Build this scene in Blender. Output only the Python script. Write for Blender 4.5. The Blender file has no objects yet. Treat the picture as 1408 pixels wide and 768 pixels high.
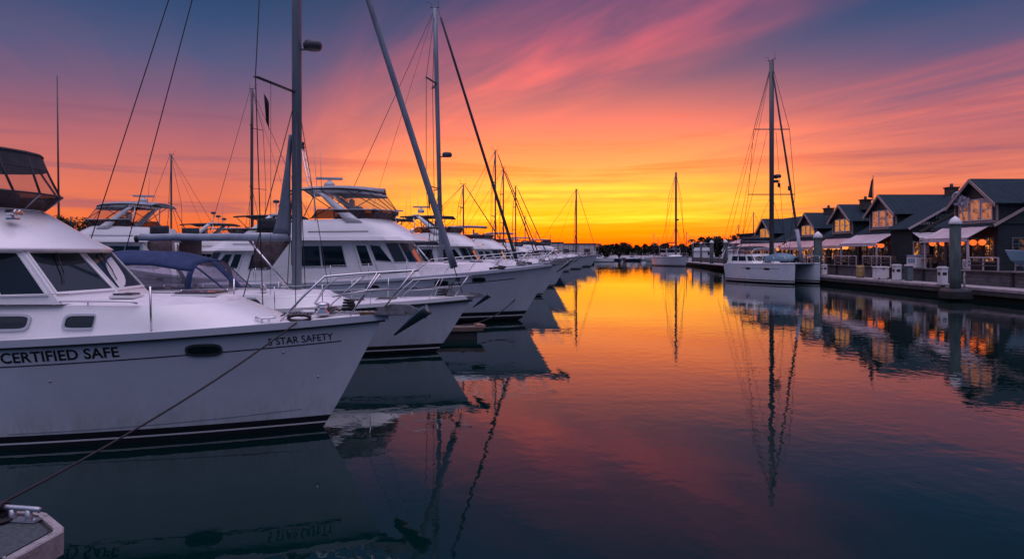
import bpy, bmesh, math, random
from math import sin, cos, pi, radians as R, atan2, sqrt
from mathutils import Vector as V, Matrix, noise as mnoise
random.seed(11)
SC = bpy.context.scene
COL = SC.collection
F_PX, CAM_H, HOR = 950.0, 2.8, 346.0

# ------------------------------------------------------------------ camera
cam_d = bpy.data.cameras.new('camera'); cam = bpy.data.objects.new('camera', cam_d); COL.objects.link(cam)
cam.location = (0, 0, CAM_H); cam.rotation_euler = (R(90), 0, 0)
cam_d.sensor_width = 36; cam_d.lens = 36 * F_PX / 1408
cam_d.shift_x = 0; cam_d.shift_y = -(384 - HOR) / 1408
cam_d.clip_start = 0.1; cam_d.clip_end = 20000
SC.camera = cam
SC.view_settings.view_transform = 'Standard'; SC.view_settings.look = 'None'
SC.view_settings.exposure = 0.0; SC.view_settings.gamma = 1.0
SC.view_settings.use_curve_mapping = False
SC.cycles.use_denoising = True
SC.cycles.max_bounces = 8; SC.cycles.transparent_max_bounces = 24
SC.cycles.sample_clamp_indirect = 3.0
SC.cycles.caustics_reflective = False; SC.cycles.caustics_refractive = False

SUN_AZ, SUN_EL = R(4.5), R(-1.2)      # azimuth from +Y towards +X

def srgb(r, g, b):
    f = lambda c: (c/255/12.92) if c/255 <= .04045 else ((c/255+.055)/1.055)**2.4
    return (f(r), f(g), f(b), 1)

# ------------------------------------------------------------------ world: dusk sky, laid out by direction
W = bpy.data.worlds.new('World'); SC.world = W; W.use_nodes = True
nt = W.node_tree; nt.nodes.clear()
class NG:
    def __init__(s, nt): s.nt = nt
    def n(s, t, **k):
        o = s.nt.nodes.new(t)
        for a, b in k.items(): setattr(o, a, b)
        return o
    def l(s, a, b): s.nt.links.new(a, b)
    def m(s, op, a, b=None, c=None, clamp=False):
        o = s.n('ShaderNodeMath', operation=op); o.use_clamp = clamp
        for i, x in enumerate((a, b, c)):
            if x is None: continue
            if isinstance(x, (int, float)): o.inputs[i].default_value = x
            else: s.l(x, o.inputs[i])
        return o.outputs[0]
    def ramp(s, fac, stops, interp='LINEAR'):
        o = s.n('ShaderNodeValToRGB'); cr = o.color_ramp; cr.interpolation = interp
        while len(cr.elements) > 1: cr.elements.remove(cr.elements[-1])
        for i, (p, c) in enumerate(stops):
            e = cr.elements[0] if i == 0 else cr.elements.new(p)
            e.position = p; e.color = c if len(c) == 4 else (*c, 1)
        s.l(fac, o.inputs[0]); return o.outputs[0]
    def mix(s, fac, a, b, mode='MIX'):
        o = s.n('ShaderNodeMix', data_type='RGBA', blend_type=mode)
        for sock, x in ((o.inputs[0], fac), (o.inputs[6], a), (o.inputs[7], b)):
            if isinstance(x, (int, float)): sock.default_value = x
            elif isinstance(x, tuple): sock.default_value = x
            else: s.l(x, sock)
        return o.outputs[2]
    def smooth(s, x, a, b, lo=0.0, hi=1.0):
        o = s.n('ShaderNodeMapRange', interpolation_type='SMOOTHSTEP')
        s.l(x, o.inputs[0])
        for i, v in enumerate((a, b, lo, hi)): o.inputs[i+1].default_value = v
        return o.outputs[0]
    def comb(s, x, y, z):
        o = s.n('ShaderNodeCombineXYZ')
        for i, v in enumerate((x, y, z)):
            if isinstance(v, (int, float)): o.inputs[i].default_value = v
            else: s.l(v, o.inputs[i])
        return o.outputs[0]
    def noise(s, vec, scale, detail=3, rough=.5, dist=0.0):
        o = s.n('ShaderNodeTexNoise'); o.inputs['Scale'].default_value = scale
        o.inputs['Detail'].default_value = detail; o.inputs['Roughness'].default_value = rough
        o.inputs['Distortion'].default_value = dist
        if vec is not None: s.l(vec, o.inputs['Vector'])
        return o.outputs['Fac']
g = NG(nt)
tc = g.n('ShaderNodeTexCoord'); nrm = g.n('ShaderNodeVectorMath', operation='NORMALIZE'); g.l(tc.outputs['Generated'], nrm.inputs[0])
sep = g.n('ShaderNodeSeparateXYZ'); g.l(nrm.outputs[0], sep.inputs[0])
dx, dy, dz = sep.outputs
horiz = g.m('SQRT', g.m('ADD', g.m('MULTIPLY', dx, dx), g.m('MULTIPLY', dy, dy)))
el = g.m('DIVIDE', dz, g.m('ADD', horiz, 1e-4))                 # tan(elevation): photo top = .364
elc = g.m('MAXIMUM', el, 0.0)
q = g.m('DIVIDE', elc, g.m('ADD', elc, 0.25))                   # 0..1 ; .364 -> .593
def Q(y): e = max(0, (HOR - y)/F_PX); return e/(e+.25)
# angle from the glow's azimuth
ca = g.m('DIVIDE', g.m('ADD', g.m('MULTIPLY', dx, sin(R(5.5))), g.m('MULTIPLY', dy, cos(R(5.5)))), g.m('ADD', horiz, 1e-4))
azd = g.m('ARCCOSINE', g.m('MINIMUM', g.m('MAXIMUM', ca, -1.0), 1.0))   # radians
SKY_CENTER = [(Q(346), srgb(250,100,10)), (Q(332), srgb(255,120,0)), (Q(312), srgb(255,156,0)), (Q(288), srgb(255,186,30)),
              (Q(255), srgb(255,172,70)), (Q(215), srgb(246,150,96)), (Q(170), srgb(214,124,112)), (Q(110), srgb(138,96,118)),
              (Q(50), srgb(84,82,118)), (Q(0), srgb(54,74,112)), (.68, srgb(64,80,124)), (.8, srgb(150,140,182)), (1, srgb(232,206,224))]
SKY_SIDE = [(Q(346), srgb(246,98,36)), (Q(315), srgb(248,112,52)), (Q(285), srgb(236,116,82)), (Q(250), srgb(214,112,100)),
            (Q(200), srgb(172,100,114)), (Q(150), srgb(118,92,124)), (Q(100), srgb(78,86,126)), (Q(50), srgb(50,76,118)),
            (Q(0), srgb(34,66,104)), (.68, srgb(46,76,120)), (.8, srgb(148,140,182)), (1, srgb(232,206,224))]
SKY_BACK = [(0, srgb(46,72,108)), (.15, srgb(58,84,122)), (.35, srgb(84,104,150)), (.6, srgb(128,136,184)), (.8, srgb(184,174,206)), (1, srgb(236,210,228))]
# slanting high clouds: streaks converge to a point left of the glow
den = g.m('ADD', g.m('MAXIMUM', dz, 0.0), 0.012)
Px = g.m('DIVIDE', dx, den); Py = g.m('DIVIDE', dy, den)
a = R(-25)
u = g.m('ADD', g.m('MULTIPLY', Px, sin(a)), g.m('MULTIPLY', Py, cos(a)))
v = g.m('ADD', g.m('MULTIPLY', Px, cos(a)), g.m('MULTIPLY', Py, -sin(a)))
n_w = g.noise(g.comb(g.m('MULTIPLY', u, .16), g.m('MULTIPLY', v, .5), 3.1), 1.0, 3, .5)
vw = g.m('ADD', v, g.m('MULTIPLY', g.m('SUBTRACT', n_w, .5), 1.1))
n1 = g.noise(g.comb(g.m('MULTIPLY', u, .17), g.m('MULTIPLY', vw, .62), 0.0), 1.3, 5, .55, .5)
n2 = g.noise(g.comb(g.m('MULTIPLY', u, .34), g.m('MULTIPLY', vw, 1.7), 7.0), 1.5, 5, .6, .6)
nz = g.m('ADD', g.m('MULTIPLY', n1, .68), g.m('MULTIPLY', n2, .32))
vv = g.m('DIVIDE', vw, g.m('ADD', g.m('ABSOLUTE', vw), 3.0))    # -1..1
vv = g.m('ADD', g.m('MULTIPLY', vv, .5), .5)
def VV(x): return (x/(abs(x)+3))*.5+.5
bands = g.ramp(vv, [(VV(-12), (.40,)*3), (VV(-4), (.34,)*3), (VV(-1), (.10,)*3), (VV(.5), (.10,)*3), (VV(1.15), (.42,)*3), (VV(1.75), (1,)*3),
                    (VV(2.15), (.60,)*3), (VV(2.5), (.06,)*3), (VV(3.1), (.12,)*3), (VV(3.9), (.62,)*3), (VV(4.7), (1.,)*3), (VV(5.4), (.45,)*3),
                    (VV(7), (.45,)*3), (VV(8.5), (.85,)*3), (VV(11), (.55,)*3), (VV(30), (.4,)*3)], 'EASE')
cm = g.m('MULTIPLY', g.smooth(nz, .34, .66), g.m('ADD', g.m('MULTIPLY', bands, 1.25), .0), clamp=True)
fade_hi = g.smooth(q, Q(30)+.02, .72, 1.0, .0)
cm = g.m('MULTIPLY', cm, fade_hi)
CL_CENTER = [(Q(346), srgb(255,112,10)), (Q(325), srgb(255,132,0)), (Q(300), srgb(255,205,40)), (Q(262), srgb(255,192,88)), (Q(225), srgb(252,160,98)),
             (Q(175), srgb(255,142,100)), (Q(120), srgb(250,122,112)), (Q(60), srgb(226,104,118)), (Q(0), srgb(176,92,124)), (1, srgb(110,84,130))]
CL_SIDE = [(Q(346), srgb(250,116,60)), (Q(300), srgb(252,140,84)), (Q(250), srgb(244,132,104)), (Q(190), srgb(230,118,112)), (Q(120), srgb(204,102,110)),
           (Q(60), srgb(146,92,118)), (Q(0), srgb(88,82,118)), (1, srgb(80,78,130))]
side = g.smooth(azd, R(4), R(29))
sky = g.mix(side, g.ramp(q, SKY_CENTER), g.ramp(q, SKY_SIDE))
cl = g.mix(side, g.ramp(q, CL_CENTER), g.ramp(q, CL_SIDE))
col = g.mix(cm, sky, cl)
# thin grey-violet veils lower on the left, dark streaks in the glow
n3 = g.noise(g.comb(g.m('MULTIPLY', azd, 1.6), g.m('MULTIPLY', el, 26.0), 2.0), 1.6, 5, .6, .4)
veil = g.m('MULTIPLY', g.smooth(n3, .50, .72), g.m('MULTIPLY', g.smooth(el, .0, .03), g.smooth(el, .24, .14)))
col = g.mix(g.m('MULTIPLY', veil, .6), col, g.mix(side, srgb(232,110,40), srgb(140,88,112)))
n4 = g.noise(g.comb(g.m('MULTIPLY', azd, 2.2), g.m('MULTIPLY', el, 38.0), 9.0), 1.5, 4, .6, .3)
glow = g.m('MULTIPLY', g.smooth(n4, .46, .68), g.m('MULTIPLY', g.smooth(azd, R(22), R(3)), g.m('MULTIPLY', g.smooth(el, .016, .045), g.smooth(el, .13, .07))))
col = g.mix(g.m('MULTIPLY', glow, .8), col, srgb(255,226,70))
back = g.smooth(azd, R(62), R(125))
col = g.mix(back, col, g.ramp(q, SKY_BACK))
boost = g.m('MULTIPLY', g.smooth(azd, R(30), R(4)), g.smooth(el, .34, .06))
col = g.mix(boost, col, g.mix(1.0, col, (1.9, 1.27, .95, 1), 'MULTIPLY'))
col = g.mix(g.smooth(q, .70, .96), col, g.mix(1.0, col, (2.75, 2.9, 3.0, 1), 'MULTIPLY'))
low = g.smooth(el, -.02, -.10)
col = g.mix(low, col, (0.02, .03, .04, 1))
st = g.n('ShaderNodeTexSky', sky_type='NISHITA'); st.sun_disc = False
st.sun_elevation = SUN_EL; st.sun_rotation = SUN_AZ
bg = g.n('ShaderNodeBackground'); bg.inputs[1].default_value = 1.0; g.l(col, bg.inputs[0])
bg2 = g.n('ShaderNodeBackground'); bg2.inputs[1].default_value = 0.012; g.l(st.outputs[0], bg2.inputs[0])
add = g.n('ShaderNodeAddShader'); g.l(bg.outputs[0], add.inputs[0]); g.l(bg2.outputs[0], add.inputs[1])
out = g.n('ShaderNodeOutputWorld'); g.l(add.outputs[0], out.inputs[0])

sun_d = bpy.data.lights.new('sun', 'SUN'); sun_d.energy = 0.55; sun_d.angle = R(.6); sun_d.color = (1, .48, .22)
sun = bpy.data.objects.new('sun', sun_d); COL.objects.link(sun)
sd = V((sin(SUN_AZ)*cos(SUN_EL), cos(SUN_AZ)*cos(SUN_EL), sin(SUN_EL)))
sun.rotation_euler = sd.to_track_quat('Z', 'Y').to_euler(); sun.location = (10, 60, 30)

# ------------------------------------------------------------------ materials
MATS = {}
def mat(name, color, rough=.5, metal=0, emis=None, es=0, var=0.0, vscale=3.0, bump=0.0, bscale=20.0, spec=.5, stretch=(1,1,1), var_col=None, coat=0):
    if name in MATS: return MATS[name]
    m = bpy.data.materials.new(name); m.use_nodes = True; n = m.node_tree; p = n.nodes['Principled BSDF']
    G = NG(n)
    c = (*color[:3], 1)
    p.inputs['Base Color'].default_value = c; p.inputs['Roughness'].default_value = rough; p.inputs['Metallic'].default_value = metal
    p.inputs['Specular IOR Level'].default_value = spec
    if coat: p.inputs['Coat Weight'].default_value = coat; p.inputs['Coat Roughness'].default_value = .08
    if emis: p.inputs['Emission Color'].default_value = (*emis[:3], 1); p.inputs['Emission Strength'].default_value = es
    if var or bump:
        t = G.n('ShaderNodeTexCoord'); mp = G.n('ShaderNodeMapping'); mp.inputs['Scale'].default_value = stretch; G.l(t.outputs['Object'], mp.inputs[0])
    if var:
        f = G.noise(mp.outputs[0], vscale, 5, .65)
        dark = tuple(x*(1-var) for x in c[:3]) + (1,) if var_col is None else (*var_col[:3], 1)
        G.l(G.mix(G.smooth(f, .35, .68), c, dark), p.inputs['Base Color'])
        rr = G.m('ADD', G.m('MULTIPLY', f, .25), rough-.1, clamp=True); G.l(rr, p.inputs['Roughness'])
    if bump:
        b = G.n('ShaderNodeBump'); b.inputs['Distance'].default_value = bump; b.inputs['Strength'].default_value = 1
        G.l(G.noise(mp.outputs[0], bscale, 4, .6), b.inputs['Height']); G.l(b.outputs[0], p.inputs['Normal'])
    MATS[name] = m; return m
def wave_mat(name, color, direction, scale, bump, rough=.7, var=.2, bands_dark=0.0):
    """boards, clapboard, corrugation: wave bump along one object axis"""
    if name in MATS: return MATS[name]
    m = bpy.data.materials.new(name); m.use_nodes = True; n = m.node_tree; p = n.nodes['Principled BSDF']; G = NG(n)
    t = G.n('ShaderNodeTexCoord'); s = G.n('ShaderNodeSeparateXYZ'); G.l(t.outputs['Object'], s.inputs[0])
    ph = G.m('FRACT', G.m('MULTIPLY', s.outputs['XYZ'.index(direction)], scale))
    gap = G.smooth(ph, .88, .98)
    f = G.noise(t.outputs['Object'], 1.7, 5, .65)
    c = (*color[:3], 1); d = tuple(x*(1-var) for x in c[:3]) + (1,)
    base = G.mix(G.smooth(f, .35, .68), c, d)
    brd = G.n('ShaderNodeTexWhiteNoise', noise_dimensions='1D'); G.l(G.m('FLOOR', G.m('MULTIPLY', s.outputs['XYZ'.index(direction)], scale)), brd.inputs['W'])
    base = G.mix(G.m('MULTIPLY', brd.outputs[0], .3), base, d)
    base = G.mix(G.m('MULTIPLY', gap, bands_dark), base, (.01, .01, .01, 1))
    G.l(base, p.inputs['Base Color']); p.inputs['Roughness'].default_value = rough; p.inputs['Specular IOR Level'].default_value = .15
    b = G.n('ShaderNodeBump'); b.inputs['Distance'].default_value = bump
    G.l(G.m('SUBTRACT', ph, G.m('MULTIPLY', gap, 1.0)), b.inputs['Height']); G.l(b.outputs[0], p.inputs['Normal'])
    MATS[name] = m; return m

gel = mat('gelcoat', (.76,.76,.76), .24, var=.08, vscale=1.3, spec=.5, coat=.3)
def add_hull_wear(m):
    n = m.node_tree; G = NG(n); p = n.nodes['Principled BSDF']; src = p.inputs['Base Color'].links[0].from_socket
    t = G.n('ShaderNodeNewGeometry'); sp = G.n('ShaderNodeSeparateXYZ'); G.l(t.outputs['Position'], sp.inputs[0])
    mp = G.n('ShaderNodeMapping'); mp.inputs['Scale'].default_value = (2.2, 2.2, .5); G.l(t.outputs['Position'], mp.inputs[0])
    f = G.noise(mp.outputs[0], 3.0, 6, .7, .3); drip = G.noise(G.comb(G.m('MULTIPLY', sp.outputs[0], 9.0), G.m('MULTIPLY', sp.outputs[1], 9.0), G.m('MULTIPLY', sp.outputs[2], .6)), 1.0, 4, .6)
    wl = G.m('MULTIPLY', G.smooth(sp.outputs[2], .75, .18), G.smooth(f, .35, .7))
    c = G.mix(G.m('MULTIPLY', wl, .45), src, (.32, .30, .22, 1))
    c = G.mix(G.m('MULTIPLY', G.smooth(drip, .60, .78), .22), c, (.36, .35, .31, 1))
    G.l(c, p.inputs['Base Color'])
hullw = mat('hull_topside', (.66,.70,.76), .20, var=.10, vscale=1.1, spec=.5, coat=.35)
add_hull_wear(hullw)
gel_deck = mat('deck_gelcoat', (.72,.69,.71), .5, var=.14, vscale=4, bump=.002, bscale=60)
gel_grey = mat('grey_gelcoat', (.40,.43,.47), .4, var=.12, vscale=2)
boot = mat('boot_stripe', (.012,.012,.016), .3)
antifoul = mat('antifouling', (.010,.014,.020), .55, var=.4, vscale=6)
navy = mat('navy_hull', (.018,.035,.06), .18, coat=.3)
stripe_m = mat('cove_stripe', (.02,.02,.028), .4)
letter_m = mat('lettering_black', (.015,.013,.014), .4)
steel = mat('stainless', (.62,.62,.64), .22, metal=1)
alu = mat('mast_aluminium', (.19,.245,.30), .42, metal=.15, var=.2, vscale=3, stretch=(1,1,.3))
alu_dark = mat('mast_dark', (.09,.085,.09), .5, metal=.2)
wire = mat('rigging_wire', (.05,.045,.05), .45, metal=.5)
rope_m = mat('dark_rope', (.018,.016,.02), .85, bump=.004, bscale=90)
canvas_blue = mat('navy_canvas', (.008,.032,.115), .8, var=.3, vscale=3, bump=.02, bscale=5)
canvas_grey = mat('grey_canvas', (.30,.31,.34), .85, var=.25, vscale=3, bump=.015, bscale=6)
canvas_dark = mat('dark_canvas', (.035,.04,.052), .85, var=.3, vscale=3, bump=.015, bscale=6)
sailcloth = mat('sail_cover', (.32,.37,.45), .8, var=.2, vscale=4, bump=.02, bscale=4, stretch=(1,1,.25))  # paler copy of the sailcloth: top light on the boom put into its colour
jibcloth = mat('sailcloth_shaded', (.17,.205,.265), .8, var=.25, vscale=4, bump=.02, bscale=4, stretch=(1,1,.25))  # darker copy for jib and luff, their shade put into the colour
black = mat('black_plastic', (.014,.014,.016), .45)
rub = mat('rub_rail', (.40,.44,.50), .4)
teak = mat('teak', (.16,.085,.045), .65, var=.4, vscale=8, stretch=(.3,3,1))
glass = mat('tinted_glass', (.004,.014,.02), .04, spec=.45)
galv = mat('galvanised', (.30,.30,.31), .5, metal=.7, var=.4, vscale=9)
anchor_b = mat('anchor_teal', (.03,.075,.10), .4, var=.4, vscale=9)
dome_m = mat('radome', (.45,.47,.5), .4)
dark_dome = mat('dark_radome', (.04,.05,.07), .45)
white_p = mat('white_paint', (.72,.71,.72), .5, var=.12, vscale=5)

def clear_mat(name, tint, alpha, rough=.08):
    m = bpy.data.materials.new(name); m.use_nodes = True; n = m.node_tree; n.nodes.clear(); G = NG(n)
    tr = G.n('ShaderNodeBsdfTransparent'); tr.inputs[0].default_value = (*tint, 1)
    gl = G.n('ShaderNodeBsdfPrincipled'); gl.inputs['Base Color'].default_value = (*[x*.35 for x in tint], 1); gl.inputs['Roughness'].default_value = rough
    t = G.n('ShaderNodeTexCoord'); b = G.n('ShaderNodeBump'); b.inputs['Distance'].default_value = .03
    G.l(G.noise(t.outputs['Object'], 2.5, 2, .5, .6), b.inputs['Height']); G.l(b.outputs[0], gl.inputs['Normal'])
    mx = G.n('ShaderNodeMixShader'); mx.inputs[0].default_value = alpha
    o = G.n('ShaderNodeOutputMaterial'); G.l(tr.outputs[0], mx.inputs[1]); G.l(gl.outputs[0], mx.inputs[2]); G.l(mx.outputs[0], o.inputs[0]); MATS[name] = m; return m
vinyl = clear_mat('clear_vinyl', (.90,.88,.92), .16)
dodger_v = clear_mat('dodger_vinyl', (.82,.78,.86), .24)
smoke = clear_mat('smoked_acrylic', (.42,.38,.40), .22)

# ------------------------------------------------------------------ mesh helpers
class MB:
    def __init__(s): s.v = []; s.f = []; s.mi = []; s.sm = []; s.mats = []
    def mid(s, m):
        if m not in s.mats: s.mats.append(m)
        return s.mats.index(m)
    def add(s, vs, fs, m, smooth=False):
        o = len(s.v); s.v += [tuple(x) for x in vs]; k = s.mid(m)
        for f in fs: s.f.append([i+o for i in f]); s.mi.append(k); s.sm.append(smooth)
    def box(s, c, d, m, rz=0, ry=0, rx=0, bev=0.0):
        M = Matrix.Translation(c) @ Matrix.Rotation(rz, 4, 'Z') @ Matrix.Rotation(ry, 4, 'Y') @ Matrix.Rotation(rx, 4, 'X')
        hx, hy, hz = d[0]/2, d[1]/2, d[2]/2
        if bev <= 0:
            vs = [M @ V((sx*hx, sy*hy, sz*hz)) for sz in (-1,1) for sy in (-1,1) for sx in (-1,1)]
            s.add(vs, [(0,2,3,1),(4,5,7,6),(0,1,5,4),(2,6,7,3),(0,4,6,2),(1,3,7,5)], m); return
        bm = bmesh.new(); bmesh.ops.create_cube(bm, size=1)
        for x in bm.verts: x.co = V((x.co.x*d[0], x.co.y*d[1], x.co.z*d[2]))
        bmesh.ops.bevel(bm, geom=bm.edges[:], offset=min(bev, min(d)*.45), segments=2, affect='EDGES')
        bm.verts.index_update()
        s.add([M @ x.co for x in bm.verts], [[x.index for x in f.verts] for f in bm.faces], m); bm.free()
    def tube(s, pts, r, m, n=8, r2=None, caps=True):
        pts = [V(p) for p in pts]; N = len(pts); vs = []; fs = []
        up = None
        for i, p in enumerate(pts):
            d = (pts[min(i+1, N-1)] - pts[max(i-1, 0)])
            if d.length < 1e-9: d = V((0,0,1))
            d.normalize()
            if up is None:
                up = V((0,0,1)) if abs(d.z) < .9 else V((1,0,0))
            x = d.cross(up)
            if x.length < 1e-6: x = d.cross(V((1,.2,0)))
            x.normalize(); y = x.cross(d).normalized(); up = y
            rr = r if r2 is None else r + (r2-r)*i/(N-1)
            if isinstance(rr, tuple): ra, rb = rr
            else: ra = rb = rr
            for k in range(n):
                a = 2*pi*k/n; vs.append(p + x*cos(a)*ra + y*sin(a)*rb)
        for i in range(N-1):
            for k in range(n):
                a, b = i*n+k, i*n+(k+1) % n; fs.append((a, b, b+n, a+n))
        if caps: fs.append(list(range(n))[::-1]); fs.append([(N-1)*n+k for k in range(n)])
        s.add(vs, fs, m, True)
    def lathe(s, c, prof, m, n=20, axis='Z', sx=1, sy=1):
        vs = []; fs = []
        for (r, z) in prof:
            for k in range(n):
                a = 2*pi*k/n; p = (r*cos(a)*sx, r*sin(a)*sy, z)
                if axis == 'X': p = (p[2], p[0], p[1])
                if axis == 'Y': p = (p[0], p[2], p[1])
                vs.append((c[0]+p[0], c[1]+p[1], c[2]+p[2]))
        for i in range(len(prof)-1):
            for k in range(n):
                a, b = i*n+k, i*n+(k+1) % n; fs.append((a, b, b+n, a+n))
        fs.append(list(range(n))[::-1]); fs.append([(len(prof)-1)*n+k for k in range(n)])
        s.add(vs, fs, m, True)
    def prism(s, poly, z0, z1, m):
        n = len(poly); vs = [(x, y, z0) for x, y in poly] + [(x, y, z1) for x, y in poly]
        s.add(vs, [list(range(n))[::-1], list(range(n, 2*n))] + [(i, (i+1) % n, n+(i+1) % n, n+i) for i in range(n)], m)
    def grid(s, fn, nu, nv, m, smooth=True):
        vs = [fn(i/nu, j/nv) for i in range(nu+1) for j in range(nv+1)]
        fs = [(i*(nv+1)+j, (i+1)*(nv+1)+j, (i+1)*(nv+1)+j+1, i*(nv+1)+j+1) for i in range(nu) for j in range(nv)]
        s.add(vs, fs, m, smooth)
    def slab(s, fn, nu, nv, th, m, smooth=True):
        """sheet with thickness th along its normal"""
        e = 1e-3; top = []; bot = []
        for i in range(nu+1):
            for j in range(nv+1):
                a, b = i/nu, j/nv; p = V(fn(a, b))
                du = V(fn(min(a+e, 1), b)) - V(fn(max(a-e, 0), b)); dv = V(fn(a, min(b+e, 1))) - V(fn(a, max(b-e, 0)))
                nn = du.cross(dv); nn = nn.normalized() if nn.length > 1e-12 else V((0,0,1))
                top.append(p + nn*th/2); bot.append(p - nn*th/2)
        W_ = nv+1; K = len(top); fs = []
        for i in range(nu):
            for j in range(nv):
                q = (i*W_+j, (i+1)*W_+j, (i+1)*W_+j+1, i*W_+j+1); fs.append(q); fs.append([K+x for x in q[::-1]])
        for j in range(nv): fs.append((j, j+1, K+j+1, K+j)); o = nu*W_; fs.append((o+j+1, o+j, K+o+j, K+o+j+1))
        for i in range(nu): fs.append(((i+1)*W_, i*W_, K+i*W_, K+(i+1)*W_)); fs.append((i*W_+nv, (i+1)*W_+nv, K+(i+1)*W_+nv, K+i*W_+nv))
        s.add(top+bot, fs, m, smooth)
    def build(s, name, parent=None, label=None, cat=None, group=None, kind=None, loc=None):
        me = bpy.data.meshes.new(name); me.from_pydata(s.v, [], s.f)
        for m in s.mats: me.materials.append(m)
        me.polygons.foreach_set('material_index', s.mi); me.polygons.foreach_set('use_smooth', s.sm)
        me.update(); o = bpy.data.objects.new(name, me); COL.objects.link(o)
        if parent: o.parent = parent
        if loc: o.location = loc
        tag(o, label, cat, group, kind); return o
def tag(o, label=None, cat=None, group=None, kind=None):
    if label: o['label'] = label
    if cat: o['category'] = cat
    if group: o['group'] = group
    if kind: o['kind'] = kind
    return o
def thing(name, loc, rz, label, cat, group=None):
    o = bpy.data.objects.new(name, None); COL.objects.link(o); o.location = loc; o.rotation_euler = (0, 0, rz)
    o.empty_display_size = .3
    return tag(o, label, cat, group)
def copy_tree(o, parent=None, loc=None, rz=None, label=None, group=None, cat=None):
    c = o.copy(); COL.objects.link(c)
    if parent: c.parent = parent
    if loc is not None: c.location = loc
    if rz is not None: c.rotation_euler = (0, 0, rz)
    if label: c['label'] = label
    if group: c['group'] = group
    if cat: c['category'] = cat
    for ch in KIDS(o): copy_tree(ch, c)
    return c
def KIDS(o): return [x for x in COL.objects if x.parent == o]
def tube_part(name, pts, r, m, parent, n=8, r2=None, label=None):
    b = MB(); b.tube(pts, r, m, n, r2); return b.build(name, parent, label)
def at(px, py, Y): return V(((px-704)/F_PX*Y, Y, CAM_H+(HOR-py)/F_PX*Y))
def lerp(a, b, t): return a+(b-a)*t
def bez(p0, p1, sag, n=14):
    p0, p1 = V(p0), V(p1)
    return [p0.lerp(p1, i/n) - V((0,0,1))*sag*4*(i/n)*(1-i/n) for i in range(n+1)]

# shapes laid onto a surface f(u,v)->(pos,normal)
def rect2(u0, u1, v0, v1, n=4, cut=0.0):
    pts = []
    cs = [(u0, v0), (u1, v0), (u1, v1), (u0, v1)]
    for i in range(4):
        a, b = cs[i], cs[(i+1) % 4]
        for k in range(n): pts.append((lerp(a[0], b[0], (k+cut)/(n-1+2*cut) if cut else k/n), lerp(a[1], b[1], (k+cut)/(n-1+2*cut) if cut else k/n)))
    return pts
def quad2(cs, n=5):
    pts = []
    for i in range(len(cs)):
        a, b = cs[i], cs[(i+1) % len(cs)]
        for k in range(n): pts.append((lerp(a[0], b[0], k/n), lerp(a[1], b[1], k/n)))
    return pts
def oval2(cu, cv, ru, rv, p=3.2, n=28):
    out = []
    for k in range(n):
        a = 2*pi*k/n; c, s_ = cos(a), sin(a)
        out.append((cu+ru*math.copysign(abs(c)**(2/p), c), cv+rv*math.copysign(abs(s_)**(2/p), s_)))
    return out
def fill_on(mb, f, outl, off, m, rings=3):
    cu = sum(p[0] for p in outl)/len(outl); cv = sum(p[1] for p in outl)/len(outl); n = len(outl); vs = []
    for r in range(1, rings+1):
        for (a, b) in outl:
            p, nn = f(cu+(a-cu)*r/rings, cv+(b-cv)*r/rings); vs.append(p+nn*off)
    p, nn = f(cu, cv); vs.append(p+nn*off); c = len(vs)-1; fs = []
    for k in range(n):
        fs.append((c, k, (k+1) % n))
        for r in range(rings-1): fs.append((r*n+k, (r+1)*n+k, (r+1)*n+(k+1) % n, r*n+(k+1) % n))
    mb.add(vs, fs, m, True)
def frame_on(mb, f, outl, w, off, th, m, su=1, sv=1):
    """raised band round an outline; w in metres, su/sv = metres per unit u/v"""
    cu = sum(p[0] for p in outl)/len(outl); cv = sum(p[1] for p in outl)/len(outl); n = len(outl); rows = [[], [], [], []]
    for (a, b) in outl:
        d = V(((a-cu)*su, (b-cv)*sv, 0)); hu = max(abs((x[0]-cu)*su) for x in outl); hv = max(abs((x[1]-cv)*sv) for x in outl)
        a2 = cu+(a-cu)*(1+w/hu); b2 = cv+(b-cv)*(1+w/hv)
        p, nn = f(a, b); p2, n2 = f(a2, b2)
        rows[0].append(p+nn*off*.2); rows[1].append(p+nn*(off+th)); rows[2].append(p2+n2*(off+th)); rows[3].append(p2-n2*.01)
    vs = [x for r in rows for x in r]; fs = []
    for r in range(3):
        for k in range(n): fs.append((r*n+k, r*n+(k+1) % n, (r+1)*n+(k+1) % n, (r+1)*n+k))
    mb.add(vs, fs, m, False)

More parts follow.
